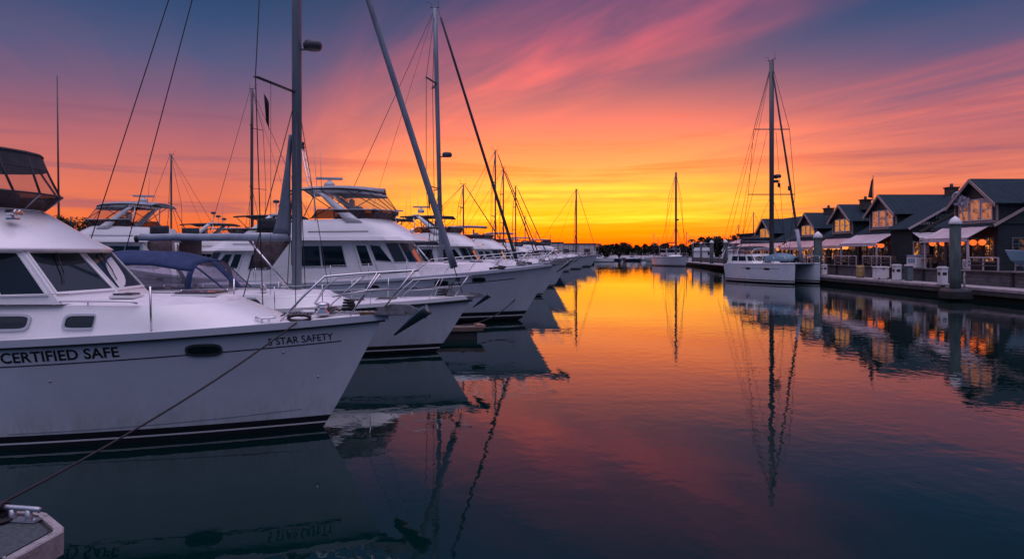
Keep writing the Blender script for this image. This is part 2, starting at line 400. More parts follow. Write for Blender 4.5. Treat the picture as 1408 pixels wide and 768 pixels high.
class Hull:
    def __init__(s, L, B, zb, zs, over, dexp=2.4, wexp=1.7, tm=.42, tran=.86, wlf=.92, shp=2.0):
        s.L, s.B, s.zb, s.zs, s.over, s.dexp, s.wexp, s.tm, s.tran, s.wlf, s.shp = L, B, zb, zs, over, dexp, wexp, tm, tran, wlf, shp
    def xs(s, z):
        if z >= 0: return -s.over*(1-min(z/s.zb, 1.2)**.92)
        return -s.over + z*1.6
    def sheer(s, t): return s.zs+(s.zb-s.zs)*max(t, 0)**s.shp
    def tt(s, x, z): return (x+s.L)/(s.xs(z)+s.L)
    def plan(s, t, e, tr):
        t = min(max(t, 0), 1)
        if t > s.tm: return max(0.0, 1-((t-s.tm)/(1-s.tm))**e)
        return 1-(1-tr)*((s.tm-t)/s.tm)**2
    def half(s, t, z):
        r = max(0, min(z/max(s.sheer(t), .1), 1))
        d = s.plan(t, s.dexp, s.tran); w = s.plan(t, s.wexp, s.tran*.95)*s.wlf
        h = lerp(w, d, r**1.15)*s.B/2
        if z < 0: h *= max(0.0, 1+z*1.1)
        return h
    def p(s, t, z, side): return V((-s.L+(s.xs(z)+s.L)*t, side*s.half(t, z), z))
    def xz(s, x, z, side=-1):
        t = s.tt(x, z); return V((x, side*s.half(t, z), z))
    def f(s, side=-1):
        def fn(x, z):
            p = s.xz(x, z, side); e = .02
            du = s.xz(x+e, z, side)-s.xz(x-e, z, side); dv = s.xz(x, z+e, side)-s.xz(x, z-e, side)
            n = du.cross(dv).normalized()
            if n.y*side < 0: n = -n
            return p, n
        return fn
    def sheer_x(s, x):
        t = 1+x/s.L
        return s.sheer(t)
    def edge(s, x, side, inset=0.0, dz=0.0):
        t = 1+x/s.L; z = s.sheer(t); h = max(0, s.half(t, z)-inset); return V((x, side*h, z+dz))
    def build(s, parent, topside, levels, low_mats, nt=36, nrow=9, name='hull'):
        """levels: constant z rows with a material each below, then topside up to the sheer"""
        mb = MB(); ts = [1-(1-i/nt)**1.0 for i in range(nt+1)]
        rows = [('c', -.55)] + [('c', z) for z in levels] + [('r', k/nrow) for k in range(1, nrow+1)]
        z0 = levels[-1]
        for side in (-1, 1):
            vs = []
            for t in ts:
                sh = s.sheer(t)
                for kind, val in rows:
                    z = val if kind == 'c' else lerp(z0, sh, val)
                    vs.append(s.p(t, z, side))
            Wd = len(rows)
            for j in range(Wd-1):
                m = low_mats[j] if j < len(low_mats) else topside
                fs = []
                for i in range(nt):
                    q = (i*Wd+j, (i+1)*Wd+j, (i+1)*Wd+j+1, i*Wd+j+1); fs.append(q if side < 0 else q[::-1])
                used = sorted({x for f in fs for x in f}); mp = {x: k for k, x in enumerate(used)}
                mb.add([vs[x] for x in used], [[mp[x] for x in f] for f in fs], m, True)
        tr = [s.p(0, -.55, -1)] + [s.p(0, lerp(-.3, s.zs, k/6), -1) for k in range(7)] + [s.p(0, lerp(s.zs, -.3, k/6), 1) for k in range(7)] + [s.p(0, -.55, 1)]
        mb.add(tr, [list(range(len(tr)))], topside)
        return mb.build(name, parent)
    def deck(s, parent, m, dz=-.02, camber=.05, nt=30, name='deck'):
        mb = MB()
        def fn(a, b):
            t = a*.999; z = s.sheer(t); h = s.half(t, z)-.01; y = lerp(-h, h, b)
            return V((-s.L+s.L*t, y, z+dz+camber*(1-(2*b-1)**2)))
        mb.grid(lambda a, b: fn(a, b), nt, 8, m); return mb.build(name, parent)
    def rail_strip(s, name, parent, m, dz, w, h, x0=None, x1=0.0, n=40, sides=(-1, 1)):
        """rectangular moulding that follows the sheer outside the hull"""
        mb = MB(); x0 = -s.L if x0 is None else x0
        for side in sides:
            vs = []
            for i in range(n+1):
                x = lerp(x0, x1, 1-(1-i/n)**1.6); e = s.edge(x, side)
                t = 1+x/s.L; hh = s.half(t, s.sheer(t))
                for (oy, oz) in ((-.02, 0), (w, 0), (w, h), (-.02, h)):
                    vs.append(V((x+ (w if i == n and oy > 0 else 0), side*max(hh+oy, .0), e.z+dz+oz)))
            fs = []
            for i in range(n):
                for k in range(4):
                    q = (i*4+k, (i+1)*4+k, (i+1)*4+(k+1) % 4, i*4+(k+1) % 4); fs.append(q if side > 0 else q[::-1])
            fs.append((0,1,2,3)); mb.add(vs, fs, m)
        return mb.build(name, parent)
    def line_on(s, name, parent, m, x0, x1, zf, w, side=-1, off=.004, n=30):
        mb = MB(); f = s.f(side); vs = []
        for i in range(n+1):
            x = lerp(x0, x1, i/n)
            for dz in (-w/2, w/2):
                p, nn = f(x, zf(x)+dz); vs.append(p+nn*off)
        mb.add(vs, [(2*i, 2*i+2, 2*i+3, 2*i+1) for i in range(n)], m, True); return mb.build(name, parent)

class Wall:
    """lofted wall between two plan outlines (open polylines, starboard aft -> bow -> port aft)"""
    def __init__(s, bot, top, zb, zt, bulge=0.0):
        s.b = [V((x, y, zb)) if not callable(zb) else V((x, y, zb(x))) for x, y in bot]
        s.t = [V((x, y, zt)) if not callable(zt) else V((x, y, zt(x))) for x, y in top]; s.bulge = bulge
    def P(s, u, v):
        u = min(max(u, 0), len(s.b)-1-1e-6); i = int(u); k = u-i
        p = s.b[i].lerp(s.b[i+1], k).lerp(s.t[i].lerp(s.t[i+1], k), v)
        if s.bulge:
            i2 = s.b[i].lerp(s.b[i+1], k); d = V((i2.x, i2.y, 0)) - V((s.cx(), 0, 0)); d.normalize(); p = p + d*s.bulge*sin(pi*min(max(v, 0), 1))
        return p
    def cx(s): return (s.b[0].x + s.b[len(s.b)//2].x)/2
    def f(s):
        def fn(u, v):
            e = 1e-3; i = int(min(max(u, 0), len(s.b)-1-1e-6)); lo, hi = max(u-e, i), min(u+e, i+1-1e-5)
            p = s.P(u, v); n = (s.P(hi, v)-s.P(lo, v)).cross(s.P(u, v+e)-s.P(u, v-e))
            if n.length < 1e-12: n = V((0,-1,0))
            n.normalize(); d = p-V((s.cx(), 0, p.z))
            if n.dot(d) < 0: n = -n
            return p, n
        return fn
    def shell(s, mb, m, nv=1, cap=True, capm=None, crown=0.0, smooth=False):
        n = len(s.b); vs = []
        for j in range(nv+1):
            for i in range(n): vs.append(s.P(i if i < n-1 else n-1-1e-6, j/nv))
        fs = [(j*n+i, j*n+i+1, (j+1)*n+i+1, (j+1)*n+i) for j in range(nv) for i in range(n-1)]
        mb.add(vs, fs, m, smooth)
        mb.add([s.P(0, 0), s.P(0, 1), s.P(n-1, 1), s.P(n-1, 0)], [(0, 1, 2, 3)], m)
        if cap:
            top = [s.P(i if i < n-1 else n-1-1e-6, 1) for i in range(n)]
            half = n//2; vs = []; 
            # crowned top: join starboard point i with port point n-1-i
            K = 6; rows = []
            for i in range((n+1)//2):
                a, b = top[i], top[n-1-i]; wdt = abs(a.y-b.y)
                for k in range(K+1):
                    q = k/K; p = a.lerp(b, q); p = V((p.x, p.y, p.z+crown*(1-(2*q-1)**2)*min(1, wdt))); vs.append(p)
            nr = (n+1)//2
            fs = [(i*(K+1)+k, i*(K+1)+k+1, (i+1)*(K+1)+k+1, (i+1)*(K+1)+k) for i in range(nr-1) for k in range(K)]
            mb.add(vs, [f[::-1] for f in fs], capm or m, smooth)
def outline(xf, xa, w, fr, n=8, pw=1.0, wa=None):
    wa = w if wa is None else wa
    pts = [(xa, -wa), (xf-fr, -w)]
    for i in range(1, n):
        a = -pi/2+pi*i/n; pts.append((xf-fr+fr*cos(a)**pw, w*math.copysign(abs(sin(a))**pw, sin(a))))
    return pts + [(xf-fr, w), (xa, wa)]
def window_part(parent, wall, outl, su, sv, fm, name='window', off=.008, fw=.035, th=.012, gm=None):
    f = wall.f() if isinstance(wall, Wall) else wall
    a = MB(); fill_on(a, f, outl, off, gm or glass, 4); w = a.build(name, parent)
    b = MB(); frame_on(b, f, outl, fw, off, th, fm, su, sv); b.build('frame', w); return w
def text_mesh(body, size, bold=0.0, shear=0.0, spacing=1.0):
    c = bpy.data.curves.new('t', 'FONT'); c.body = body; c.size = size; c.offset = bold; c.shear = shear; c.space_character = spacing
    c.resolution_u = 4; o = bpy.data.objects.new('t', c); COL.objects.link(o)
    bpy.context.view_layer.update()
    me = bpy.data.meshes.new_from_object(o.evaluated_get(bpy.context.evaluated_depsgraph_get()))
    vs = [v.co.copy() for v in me.vertices]; fs = [list(p.vertices) for p in me.polygons]
    bpy.data.objects.remove(o); bpy.data.curves.remove(c); bpy.data.meshes.remove(me)
    return vs, fs
def text_on(name, parent, f, body, size, u0, vf, m, off=.006, sx=1.0, **k):
    vs, fs = text_mesh(body, size, **k); mb = MB(); out_ = []
    for v_ in vs:
        p, n = f(u0+v_.x*sx, vf(u0+v_.x*sx)+v_.y); out_.append(p+n*off)
    mb.add(out_, fs, m); return mb.build(name, parent)
# ------------------------------------------------------------------ fittings shared by boats
def anchor_parts(parent, x, z, s=1.0, teal=True):
    """bow roller plank with a plough anchor hung on it; x,z = stem head"""
    r = MB(); r.box((x+.02*s, 0, z+.03*s), (.75*s, .26*s, .05*s), teak, bev=.015*s)
    r.tube([(x+.36*s, -.13*s, z+.04*s), (x+.36*s, .13*s, z+.04*s)], .035*s, black, 10)
    for sy in (-1, 1): r.box((x+.15*s, sy*.14*s, z+.04*s), (.5*s, .015*s, .06*s), galv, bev=.006)
    r.build('bow_roller', parent)
    a = MB(); am = anchor_b if teal else galv
    # shank: deep tapered plate
    pts = [(-.10, .08), (.15, .15), (.42, .14), (.60, .06), (.62, -.02), (.50, -.04), (.30, .02), (.0, .0)]
    vs = []
    for sy in (-.025, .025):
        for px, pz in pts: vs.append((x+px*s, sy*s, z+(pz+.03)*s))
    n = len(pts); a.add(vs, [list(range(n))[::-1], list(range(n, 2*n))] + [(i, (i+1) % n, n+(i+1) % n, n+i) for i in range(n)], galv)
    # plough flukes: two curved blades meeting along a keel
    tip = V((.20, 0, -.34)); heel = V((.80, 0, .02)); top = V((.62, 0, .08))
    for sy in (-1, 1):
        def blade(u, v):
            p = tip.lerp(heel, u); wd = .24*sin(pi*min(.62, .08+u*.62))*(1 if u < .9 else .8)
            q = p + V((-.10*v*u, sy*wd*v, .12*v*v*u+.02))
            return V((x+q.x*s, q.y*s, z+q.z*s))
        a.slab(blade, 8, 4, .03*s, am)
    a.tube([(x+.55*s, 0, z+.05*s), (x+.72*s, 0, z-.02*s)], .04*s, am, 8)
    a.build('anchor', parent)
def bow_rail(parent, H, x0, xn, h, r=.014, n_post=4, fwd=.35, mid=True, rake=.28):
    """pulpit: U-shaped top rail leaning forward, feet on the deck edge"""
    def foot(x, side): return H.edge(x, side, .10, .03)
    b = MB(); top = []
    for side in (-1, 1):
        row = [foot(x0, side)]
        for i in range(n_post+1):
            x = lerp(x0+.55, xn, i/n_post); f_ = foot(min(x, -.12), side)
            row.append(V((x+rake+(fwd if i == n_post else fwd*(i/n_post)*.5), f_.y if i < n_post else side*.16, f_.z+h)))
        top.append(row)
    full = top[0] + [V((top[0][-1].x+.10, 0, top[0][-1].z))] + top[1][::-1]
    b.tube(full, r, steel, 8); b.build('bow_rail', parent)
    for side in (-1, 1):
        for i in range(1, n_post+1):
            x = min(lerp(x0+.55, xn, i/n_post), -.15); tube_part('rail_post', [foot(x-.15, side), top[0 if side < 0 else 1][i+1 if i < n_post+1 else i]], r*.9, steel, parent, 6)
    if mid:
        m = MB()
        for side in (-1, 1):
            rr = top[0 if side < 0 else 1]; m.tube([(foot(x0+.2+.25, side).lerp(rr[1], .45))] + [foot(min(lerp(x0+.55, xn, i/n_post), -.15)-.15, side).lerp(rr[i+1], .5) for i in range(n_post+1)], r*.7, steel, 6)
        m.build('mid_rail', parent)
def stanchions(parent, H, xs, h=.62, sides=(-1, 1), wires=True, r=.013):
    for side in sides:
        ps = []
        for x in xs:
            e = H.edge(x, side, .06, .02); ps.append(e); tube_part('stanchion', [e, e+V((0, side*.03, h))], r, steel, parent, 6)
        if wires and len(ps) > 1:
            tube_part('lifeline', [p+V((0, side*.03, h-.01)) for p in ps], r*.45, steel, parent, 5)
            tube_part('lifeline', [p+V((0, side*.015, h*.5)) for p in ps], r*.45, steel, parent, 5)
def cleat(parent, p, s=1.0, name='cleat', m=None, rz=0):
    b = MB(); M = Matrix.Translation(p) @ Matrix.Rotation(rz, 4, 'Z'); m = m or steel
    for sx in (-.05, .05): b.tube([M @ V((sx*s, 0, 0)), M @ V((sx*s, 0, .05*s))], .014*s, m, 8)
    b.tube([M @ V((-.15*s, 0, .065*s)), M @ V((-.06*s, 0, .055*s)), M @ V((.06*s, 0, .055*s)), M @ V((.15*s, 0, .065*s))], .018*s, m, 8)
    return b.build(name, parent)
def radar_bar(parent, c, s=1.0, rz=.5, m=None):
    b = MB(); m = m or dome_m
    b.lathe((c[0], c[1], c[2]), [(.10*s, 0), (.20*s, .02*s), (.21*s, .16*s), (.14*s, .22*s), (.07*s, .26*s), (.06*s, .32*s)], m, 16)
    b.box((c[0], c[1], c[2]+.37*s), (1.05*s, .11*s, .10*s), m, rz=rz, bev=.035*s)
    b.build('radar', parent)
def radome(parent, c, r, m=None, name='radar'):
    b = MB(); b.lathe(c, [(r*.5, -r*.55), (r*.85, -r*.5), (r, -r*.25), (r, r*.1), (r*.8, r*.38), (r*.3, r*.5)], m or dark_dome, 20); b.build(name, parent)
def portlight(parent, f, x, z, ru, rv, fm=None, name='porthole', p=3.2, w=.025):
    o2 = oval2(x, z, ru, rv, p); a = MB(); fill_on(a, f, o2, .006, glass, 2); o = a.build(name, parent)
    b = MB(); frame_on(b, f, o2, w, .004, .016, fm or steel); b.build('frame', o); return o

# ------------------------------------------------------------------ motor yacht with flybridge
def motor_yacht(name, label, loc, rz=0, k=1.0, group=None, cat='motor yacht', hull_m=None, canopy='vinyl', top_m=None, radar='bar', text=None,
                detail=2, aft_enclosure=False, hull_stripe=True, L=14.0, ladder=False, low=(.10,.20,.245,.40), rail=True, sx=1.0, dinghy=False, dark_roof=False):
    t = thing(name, loc, rz, label, cat, group); hull_m = hull_m or hullw; top_m = top_m or canvas_grey
    H = Hull(L*k, 4.4*k, 2.33*k, 1.55*k, 1.4*k, dexp=2.8, wexp=1.8, tm=.45, tran=.9)
    H.build(t, hull_m, [x*k for x in low], [antifoul, antifoul, gel, boot], nt=30, nrow=6)
    H.deck(t, gel_deck, -.12*k)
    H.rail_strip('rub_rail', t, rub, -.10*k, .05*k, .09*k, x1=.03)
    if hull_stripe:
        for s_ in (-1, 1): H.line_on('cove_stripe', t, stripe_m, -L*k*.9, -1.6*k, lambda x: H.sheer_x(x)-.42*k, .03*k, s_)
    f1 = H.f(-1); f2 = H.f(1)
    for f_ in (f1, f2):
        for x in (-3.0, -4.4, -7.0) if detail > 1 else (-3.2, -4.8):
            portlight(t, f_, x*k, H.sheer_x(x*k)-.32*k, .24*k, .085*k)
    # foredeck trunk
    dz = lambda x: H.sheer_x(x)-.12*k
    ob = outline(-1.9*k, -9.0*k, 1.35*k, 2.2*k, 8); ot = outline(-2.5*k, -9.0*k, 1.2*k, 2.1*k, 8)
    tr = Wall(ob, ot, lambda x: dz(x), 2.30*k); mb = MB(); tr.shell(mb, gel_deck, 2, crown=.08*k, smooth=True); mb.build('trunk_cabin', t)
    # main cabin
    cb = outline(-5.0*k, -10.2*k, 1.72*k, .9*k, 6, .6); ct = outline(-5.9*k, -10.2*k, 1.62*k, .8*k, 6, .6)
    cw = Wall(cb, ct, lambda x: dz(x)+.0 if x < -8*k else 1.62*k, 3.24*k)
    mb = MB(); cw.shell(mb, gel, 1, crown=.02); house = mb.build('cabin', t)
    span = (-5.0-.9+10.2)*k       # bottom side length
    def sU(x): return (x+10.2*k)/span
    hgt = 1.62*k; n = len(cb)
    def vz(z): return (z*k-1.62*k)/hgt
    fmw = gel_grey
    for side in (0, 1):
        def wmk(us, **kw):
            if side == 0: o2 = us
            else: o2 = [(n-1-a, b) for a, b in us]
            window_part(house, cw, o2, span, hgt, fmw, fw=.03*k, **kw)
        wmk(rect2(sU(-9.88*k), sU(-9.0*k), vz(2.28), vz(3.03)))
        wmk(rect2(sU(-8.93*k), sU(-7.95*k), vz(2.28), vz(3.03)))
        # door with its own glass
        d2 = rect2(sU(-7.38*k), sU(-6.72*k), .02, vz(3.12)) if side == 0 else [(n-1-a, b) for a, b in rect2(sU(-7.38*k), sU(-6.72*k), .02, vz(3.12))]
        a_ = MB(); fill_on(a_, cw.f(), d2, .012, gel, 3); frame_on(a_, cw.f(), d2, .025*k, .012, .012, gel_grey, span, hgt); dr = a_.build('door', t)
        w2 = rect2(sU(-7.28*k), sU(-6.82*k), vz(2.3), vz(3.05)); w2 = w2 if side == 0 else [(n-1-a, b) for a, b in w2]
        a_ = MB(); fill_on(a_, cw.f(), w2, .02, glass, 3); a_.build('door_glass', dr)
        wmk(quad2([(sU(-6.62*k), vz(2.48)), (.985, vz(2.42)), (.93, vz(3.02)), (sU(-6.62*k), vz(3.05))]))
    for (a0, a1) in ((1.08, 1.9), (1.98, n/2-.55), (n/2-.45, n-3.98+1.0), (n-2.9, n-2.08)):
        window_part(house, cw, rect2(a0, a1, vz(2.40), .93), .9*k/3, hgt, fmw, name='windshield', fw=.02*k)
    # roof brow
    rb = outline(-5.15*k, -10.5*k, 1.95*k, 1.3*k, 8, .75); rt = outline(-5.35*k, -10.5*k, 1.9*k, 1.3*k, 8, .75)
    w_ = Wall(rb, rt, 3.24*k, 3.38*k); mb = MB(); w_.shell(mb, canvas_dark if dark_roof else gel, 1, smooth=False)
    mb.add([w_.P(i if i < len(rb)-1 else len(rb)-1-1e-6, 0) for i in range(len(rb))], [list(range(len(rb)))], gel); mb.build('roof', t)
    # flybridge coaming
    fb = outline(-5.45*k, -10.42*k, 1.72*k, 1.5*k, 10, .8); ft = outline(-6.75*k, -10.3*k, 1.42*k, 1.0*k, 10, .8)
    fw_ = Wall(fb, ft, 3.375*k, lambda x: 4.12*k-.10*k*min(1, max(0, (-x/k-7.5)/3)), bulge=.05*k)
    mb = MB(); fw_.shell(mb, gel, 4, capm=gel_deck, smooth=True); fly = mb.build('flybridge', t)
    L1 = MB()
    for sd in (0, 1):
        uu = [(a if sd == 0 else len(fb)-1-a, .30) for a in (.25, .5, .75, .97)]
        pts = [fw_.f()(a, b)[0]+fw_.f()(a, b)[1]*.012 for a, b in uu]; L1.tube(pts, .012*k, stripe_m, 5)
    L1.build('trim_line', fly)
    # smoked screen
    sb = outline(-6.7*k, -9.6*k, 1.42*k, 1.0*k, 10, .8); st_ = outline(-6.45*k, -9.3*k, 1.52*k, 1.05*k, 10, .8)
    sw = Wall(sb, st_, 4.10*k, 4.45*k); mb = MB()
    for i in range(len(sb)-1):
        mb.slab(lambda a, b, i=i: sw.P(i+a*(.999), b), 1, 1, .015*k, smoke, False)
    scr = mb.build('windscreen', t)
    mb = MB(); mb.tube([sw.P(i if i < len(sb)-1 else len(sb)-1-1e-6, 1) for i in range(len(sb))], .02*k, gel_grey, 6)
    for i in range(1, len(sb)-1, 2): mb.tube([sw.P(i, 0), sw.P(i, 1)], .018*k, black, 6)
    mb.build('screen_frame', scr)
    # seats & helm visible through
    mb = MB(); mb.box((-8.0*k, -.4*k, 4.35*k), (.5*k, .6*k, .55*k), white_p, bev=.08*k); mb.box((-8.22*k, -.4*k, 4.7*k), (.12*k, .55*k, .5*k), white_p, bev=.05*k); mb.build('helm_seat', t)
    mb = MB(); mb.box((-7.1*k, 0, 4.25*k), (.4*k, 1.2*k, .35*k), gel, bev=.06*k); mb.tube([(-7.36*k, -.12*k, 4.45*k), (-7.36*k, .12*k, 4.45*k)], .13*k, black, 10); mb.build('helm_console', t)
    # canopy
    cz = 5.22*k
    xa, xf = -10.4*k, -6.95*k; cwid = 1.38*k
    def can(u_, v_):
        x = lerp(xa, xf, u_); rr = 1-max(0, (u_-.62)/.38)**2.2*.62; y = lerp(-1, 1, v_)*cwid*max(.12, sqrt(max(0, 1-max(0, (u_-.6)/.4)**2.6)))
        z = cz+.16*k*(1-(2*v_-1)**2)*1.0+.10*k*sin(pi*min(1, u_*1.05))-.04*k*(abs(2*v_-1)**6)
        return V((x+.0, y, z))
    mb = MB()
    if canopy == 'vinyl':
        mb.slab(can, 16, 12, .04*k, top_m); cano = mb.build('canopy', t)
        mb = MB(); edge = [can(0, 0)] + [can(i/14, 0) for i in range(1, 15)]
        edge2 = [can(i/14, 1) for i in range(14, -1, -1)]
        rim = edge + edge2; mb.tube(rim, .035*k, canvas_dark, 6); mb.build('canopy_trim', cano)
        # valance + clear front panels between screen and rim
        M_ = 18
        def rimp(a):
            q = a*(len(rim)-1); i = min(int(q), len(rim)-2); return rim[i].lerp(rim[i+1], q-i)
        def scp(a): return sw.P(a*(len(sb)-1-1e-4), 1)
        mb = MB(); mb.grid(lambda a, b: rimp(.16+.68*a).lerp(scp(.06+.88*a), .0+.20*b) + (V((.01,0,0))), M_, 2, top_m); mb.build('valance', cano)
        mb = MB(); mb.grid(lambda a, b: rimp(.16+.68*a).lerp(scp(.06+.88*a), .20+.80*b), M_, 4, vinyl); mb.build('clear_panel', t)
        for a in (.16, .30, .42, .5, .58, .70, .84):
            tube_part('canopy_strut', [rimp(a), scp(.06+.88*(a-.16)/.68)], .016*k, black, t, 6)
        for s_ in (-1, 1):
            tube_part('canopy_strut', [V((-7.6*k, s_*1.3*k, cz)), V((-9.6*k, s_*1.45*k, 4.1*k))], .018*k, black, t, 6)
            tube_part('canopy_strut', [V((-9.9*k, s_*1.3*k, cz)), V((-8.2*k, s_*1.45*k, 4.1*k))], .018*k, black, t, 6)
            tube_part('canopy_strut', [V((-10.3*k, s_*1.35*k, cz)), V((-10.9*k, s_*1.4*k, 4.05*k))], .018*k, black, t, 6)
    else:
        mb.slab(lambda a, b: V((lerp(xa, xf-.2*k, a), lerp(-1, 1, b)*1.35*k, cz-.15*k+.10*k*(1-(2*b-1)**2)+.05*k*sin(pi*a))), 10, 8, .07*k, top_m); mb.build('bimini', t)
        for s_ in (-1, 1):
            for (x0, x1) in ((-10.2, -9.0), (-8.7, -9.0), (-7.3, -8.4), (-9.6, -8.2)):
                tube_part('canopy_strut', [V((x0*k, s_*1.3*k, cz-.16*k)), V((x1*k, s_*1.42*k, 4.05*k))], .018*k, black, t, 6)
    # arch
    if radar:
        mb = MB()
        for s_ in (-1, 1):
            def leg(a, b, s_=s_):
                p = V((-7.85*k, s_*1.50*k, 3.95*k)).lerp(V((-9.25*k, s_*1.30*k, 5.15*k)), a); w0 = lerp(.62, .26, a)*k
                return p+V((lerp(-w0/2, w0/2, b), 0, 0))
            mb.slab(leg, 6, 2, .11*k, gel)
        mb.box((-9.35*k, 0, 5.2*k), (.42*k, 2.8*k, .12*k), gel, bev=.04*k)
        mb.build('radar_arch', t)
        for s_ in (-1, 1): tube_part('arch_brace', [V((-9.5*k, s_*1.3*k, 5.15*k)), V((-9.4*k, s_*1.42*k, 4.02*k))], .035*k, gel, t, 8)
        if radar == 'bar': radar_bar(t, V((-9.25*k, 0, 5.42*k)), 1.05*k, rz=.25); 
        else:
            for y, z in ((-.9, 5.6), (.1, 5.75), (.9, 5.95)): 
                tube_part('dome_post', [V((-9.35*k, y*k, 5.2*k)), V((-9.35*k, y*k, (z-.1)*k))], .03*k, gel, t, 6); radome(t, V((-9.35*k, y*k, z*k)), .17*k, dark_dome, 'radome')
    if ladder:
        b = MB()
        for s_ in (-.22, .22): b.tube([(-9.4*k, s_*k, 5.35*k), (-10.05*k, s_*k, 5.5*k), (-10.35*k, s_*.8*k, 7.0*k)], .022*k, steel, 6)
        for q in (.25, .5, .75): b.tube([V((-10.05*k, -.22*k, 5.5*k)).lerp(V((-10.35*k, -.18*k, 7*k)), q), V((-10.05*k, .22*k, 5.5*k)).lerp(V((-10.35*k, .18*k, 7*k)), q)], .018*k, steel, 6)
        b.tube([(-10.35*k, -.18*k, 7.0*k), (-10.35*k, .18*k, 7.0*k)], .03*k, steel, 6); b.build('light_mast', t)
        b = MB(); b.lathe((-10.35*k, 0, 7.03*k), [(.07*k, 0), (.07*k, .12*k), (.04*k, .14*k), (.06*k, .18*k), (.06*k, .26*k), (.02*k, .30*k)], black, 12); b.build('anchor_light', t)
    # antennas
    for (x, y, h, r_) in ((-10.1, 1.2, 2.3, .2), (-9.2, -1.3, 1.7, .05)) if detail > 1 else ((-10.1, 1.2, 2.0, .1),):
        tube_part('antenna', [V((x*k, y*k, 5.2*k)), V(((x-r_)*k, y*k, (5.2+h)*k))], .014*k, dome_m, t, 5, r2=.006*k)
    # horn / lamps on the fly front
    mb = MB(); p, nn = fw_.f()(len(fb)/2-.5, .35); mb.lathe(p+nn*.02+V((0,-.4*k,0)), [(.06*k, 0), (.09*k, .05*k), (.09*k, .12*k), (.05*k, .16*k)], steel, 10, 'X'); mb.build('horn', t)
    if rail:
        bow_rail(t, H, -5.6*k, -.55*k, .62*k, .014*k, 5 if detail > 1 else 4, .30*k, mid=detail > 1)
        stanchions(t, H, [(-11.5+i*1.45)*k for i in range(5)], .6*k, r=.011*k, wires=True)
    anchor_parts(t, -.1*k, H.zb-.06*k, .95*k, False)
    if detail > 1:
        b = MB(); b.box((-1.35*k, 0, 2.32*k), (.42*k, .3*k, .22*k), galv, bev=.05*k); b.lathe((-1.35*k, -.2*k, 2.3*k), [(.09*k, 0), (.12*k, .06*k), (.08*k, .16*k)], galv, 12); b.build('windlass', t)
        for s_ in (-1, 1):
            e = H.edge(-2.3*k, s_, .14*k, -.02*k); b = MB(); b.tube([(e.x-.3*k, e.y, e.z+.06*k), (e.x, e.y, e.z+.10*k), (e.x+.3*k, e.y, e.z+.06*k)], (.05*k), rope_m, 8); b.build('mooring_line', t)
        for (x, y) in ((-3.2, 0), (-4.2, .5), (-4.2, -.5)):
            b = MB(); b.box((x*k, y*k, 2.40*k), (.55*k, .5*k, .05*k), smoke if y == 0 else gel_deck, bev=.02*k); b.build('deck_hatch', t)
    if aft_enclosure:
        # hardtop and curtain over the aft deck
        b = MB(); b.slab(lambda a, c: V((lerp(-12.0, -10.52, a)*k, lerp(-1.75, 1.75, c)*k, 3.48*k+.25*k*0+.06*k*(1-(2*c-1)**2))), 4, 6, .07*k, gel); b.build('aft_hardtop', t)
        for s_ in (-1, 1):
            b = MB(); b.slab(lambda a, c, s_=s_: V((lerp(-11.55, -10.55, a)*k, s_*1.78*k, lerp(3.62, 4.1, c)*k)), 3, 3, .03*k, canvas_dark); b.build('side_curtain', t)
            b = MB(); b.slab(lambda a, c, s_=s_: V((lerp(-11.7, -10.4, a)*k-.0, s_*1.74*k, lerp(2.2, 3.4, c)*k)), 3, 3, .03*k, mat('brown_curtain', (.12,.085,.09), .8, var=.4, vscale=5)); b.build('side_curtain', t)
            b = MB()
            vs = [(-11.4*k, s_*1.88*k, 1.6*k), (-10.22*k, s_*1.88*k, 1.6*k), (-10.22*k, s_*1.88*k, 3.2*k), (-11.4*k, s_*1.82*k, 1.6*k), (-10.22*k, s_*1.82*k, 1.6*k), (-10.22*k, s_*1.82*k, 3.2*k)]
            b.add(vs, [(0,1,2), (5,4,3), (0,3,4,1), (1,4,5,2), (2,5,3,0)], gel); b.build('side_wing', t)
    return t, H

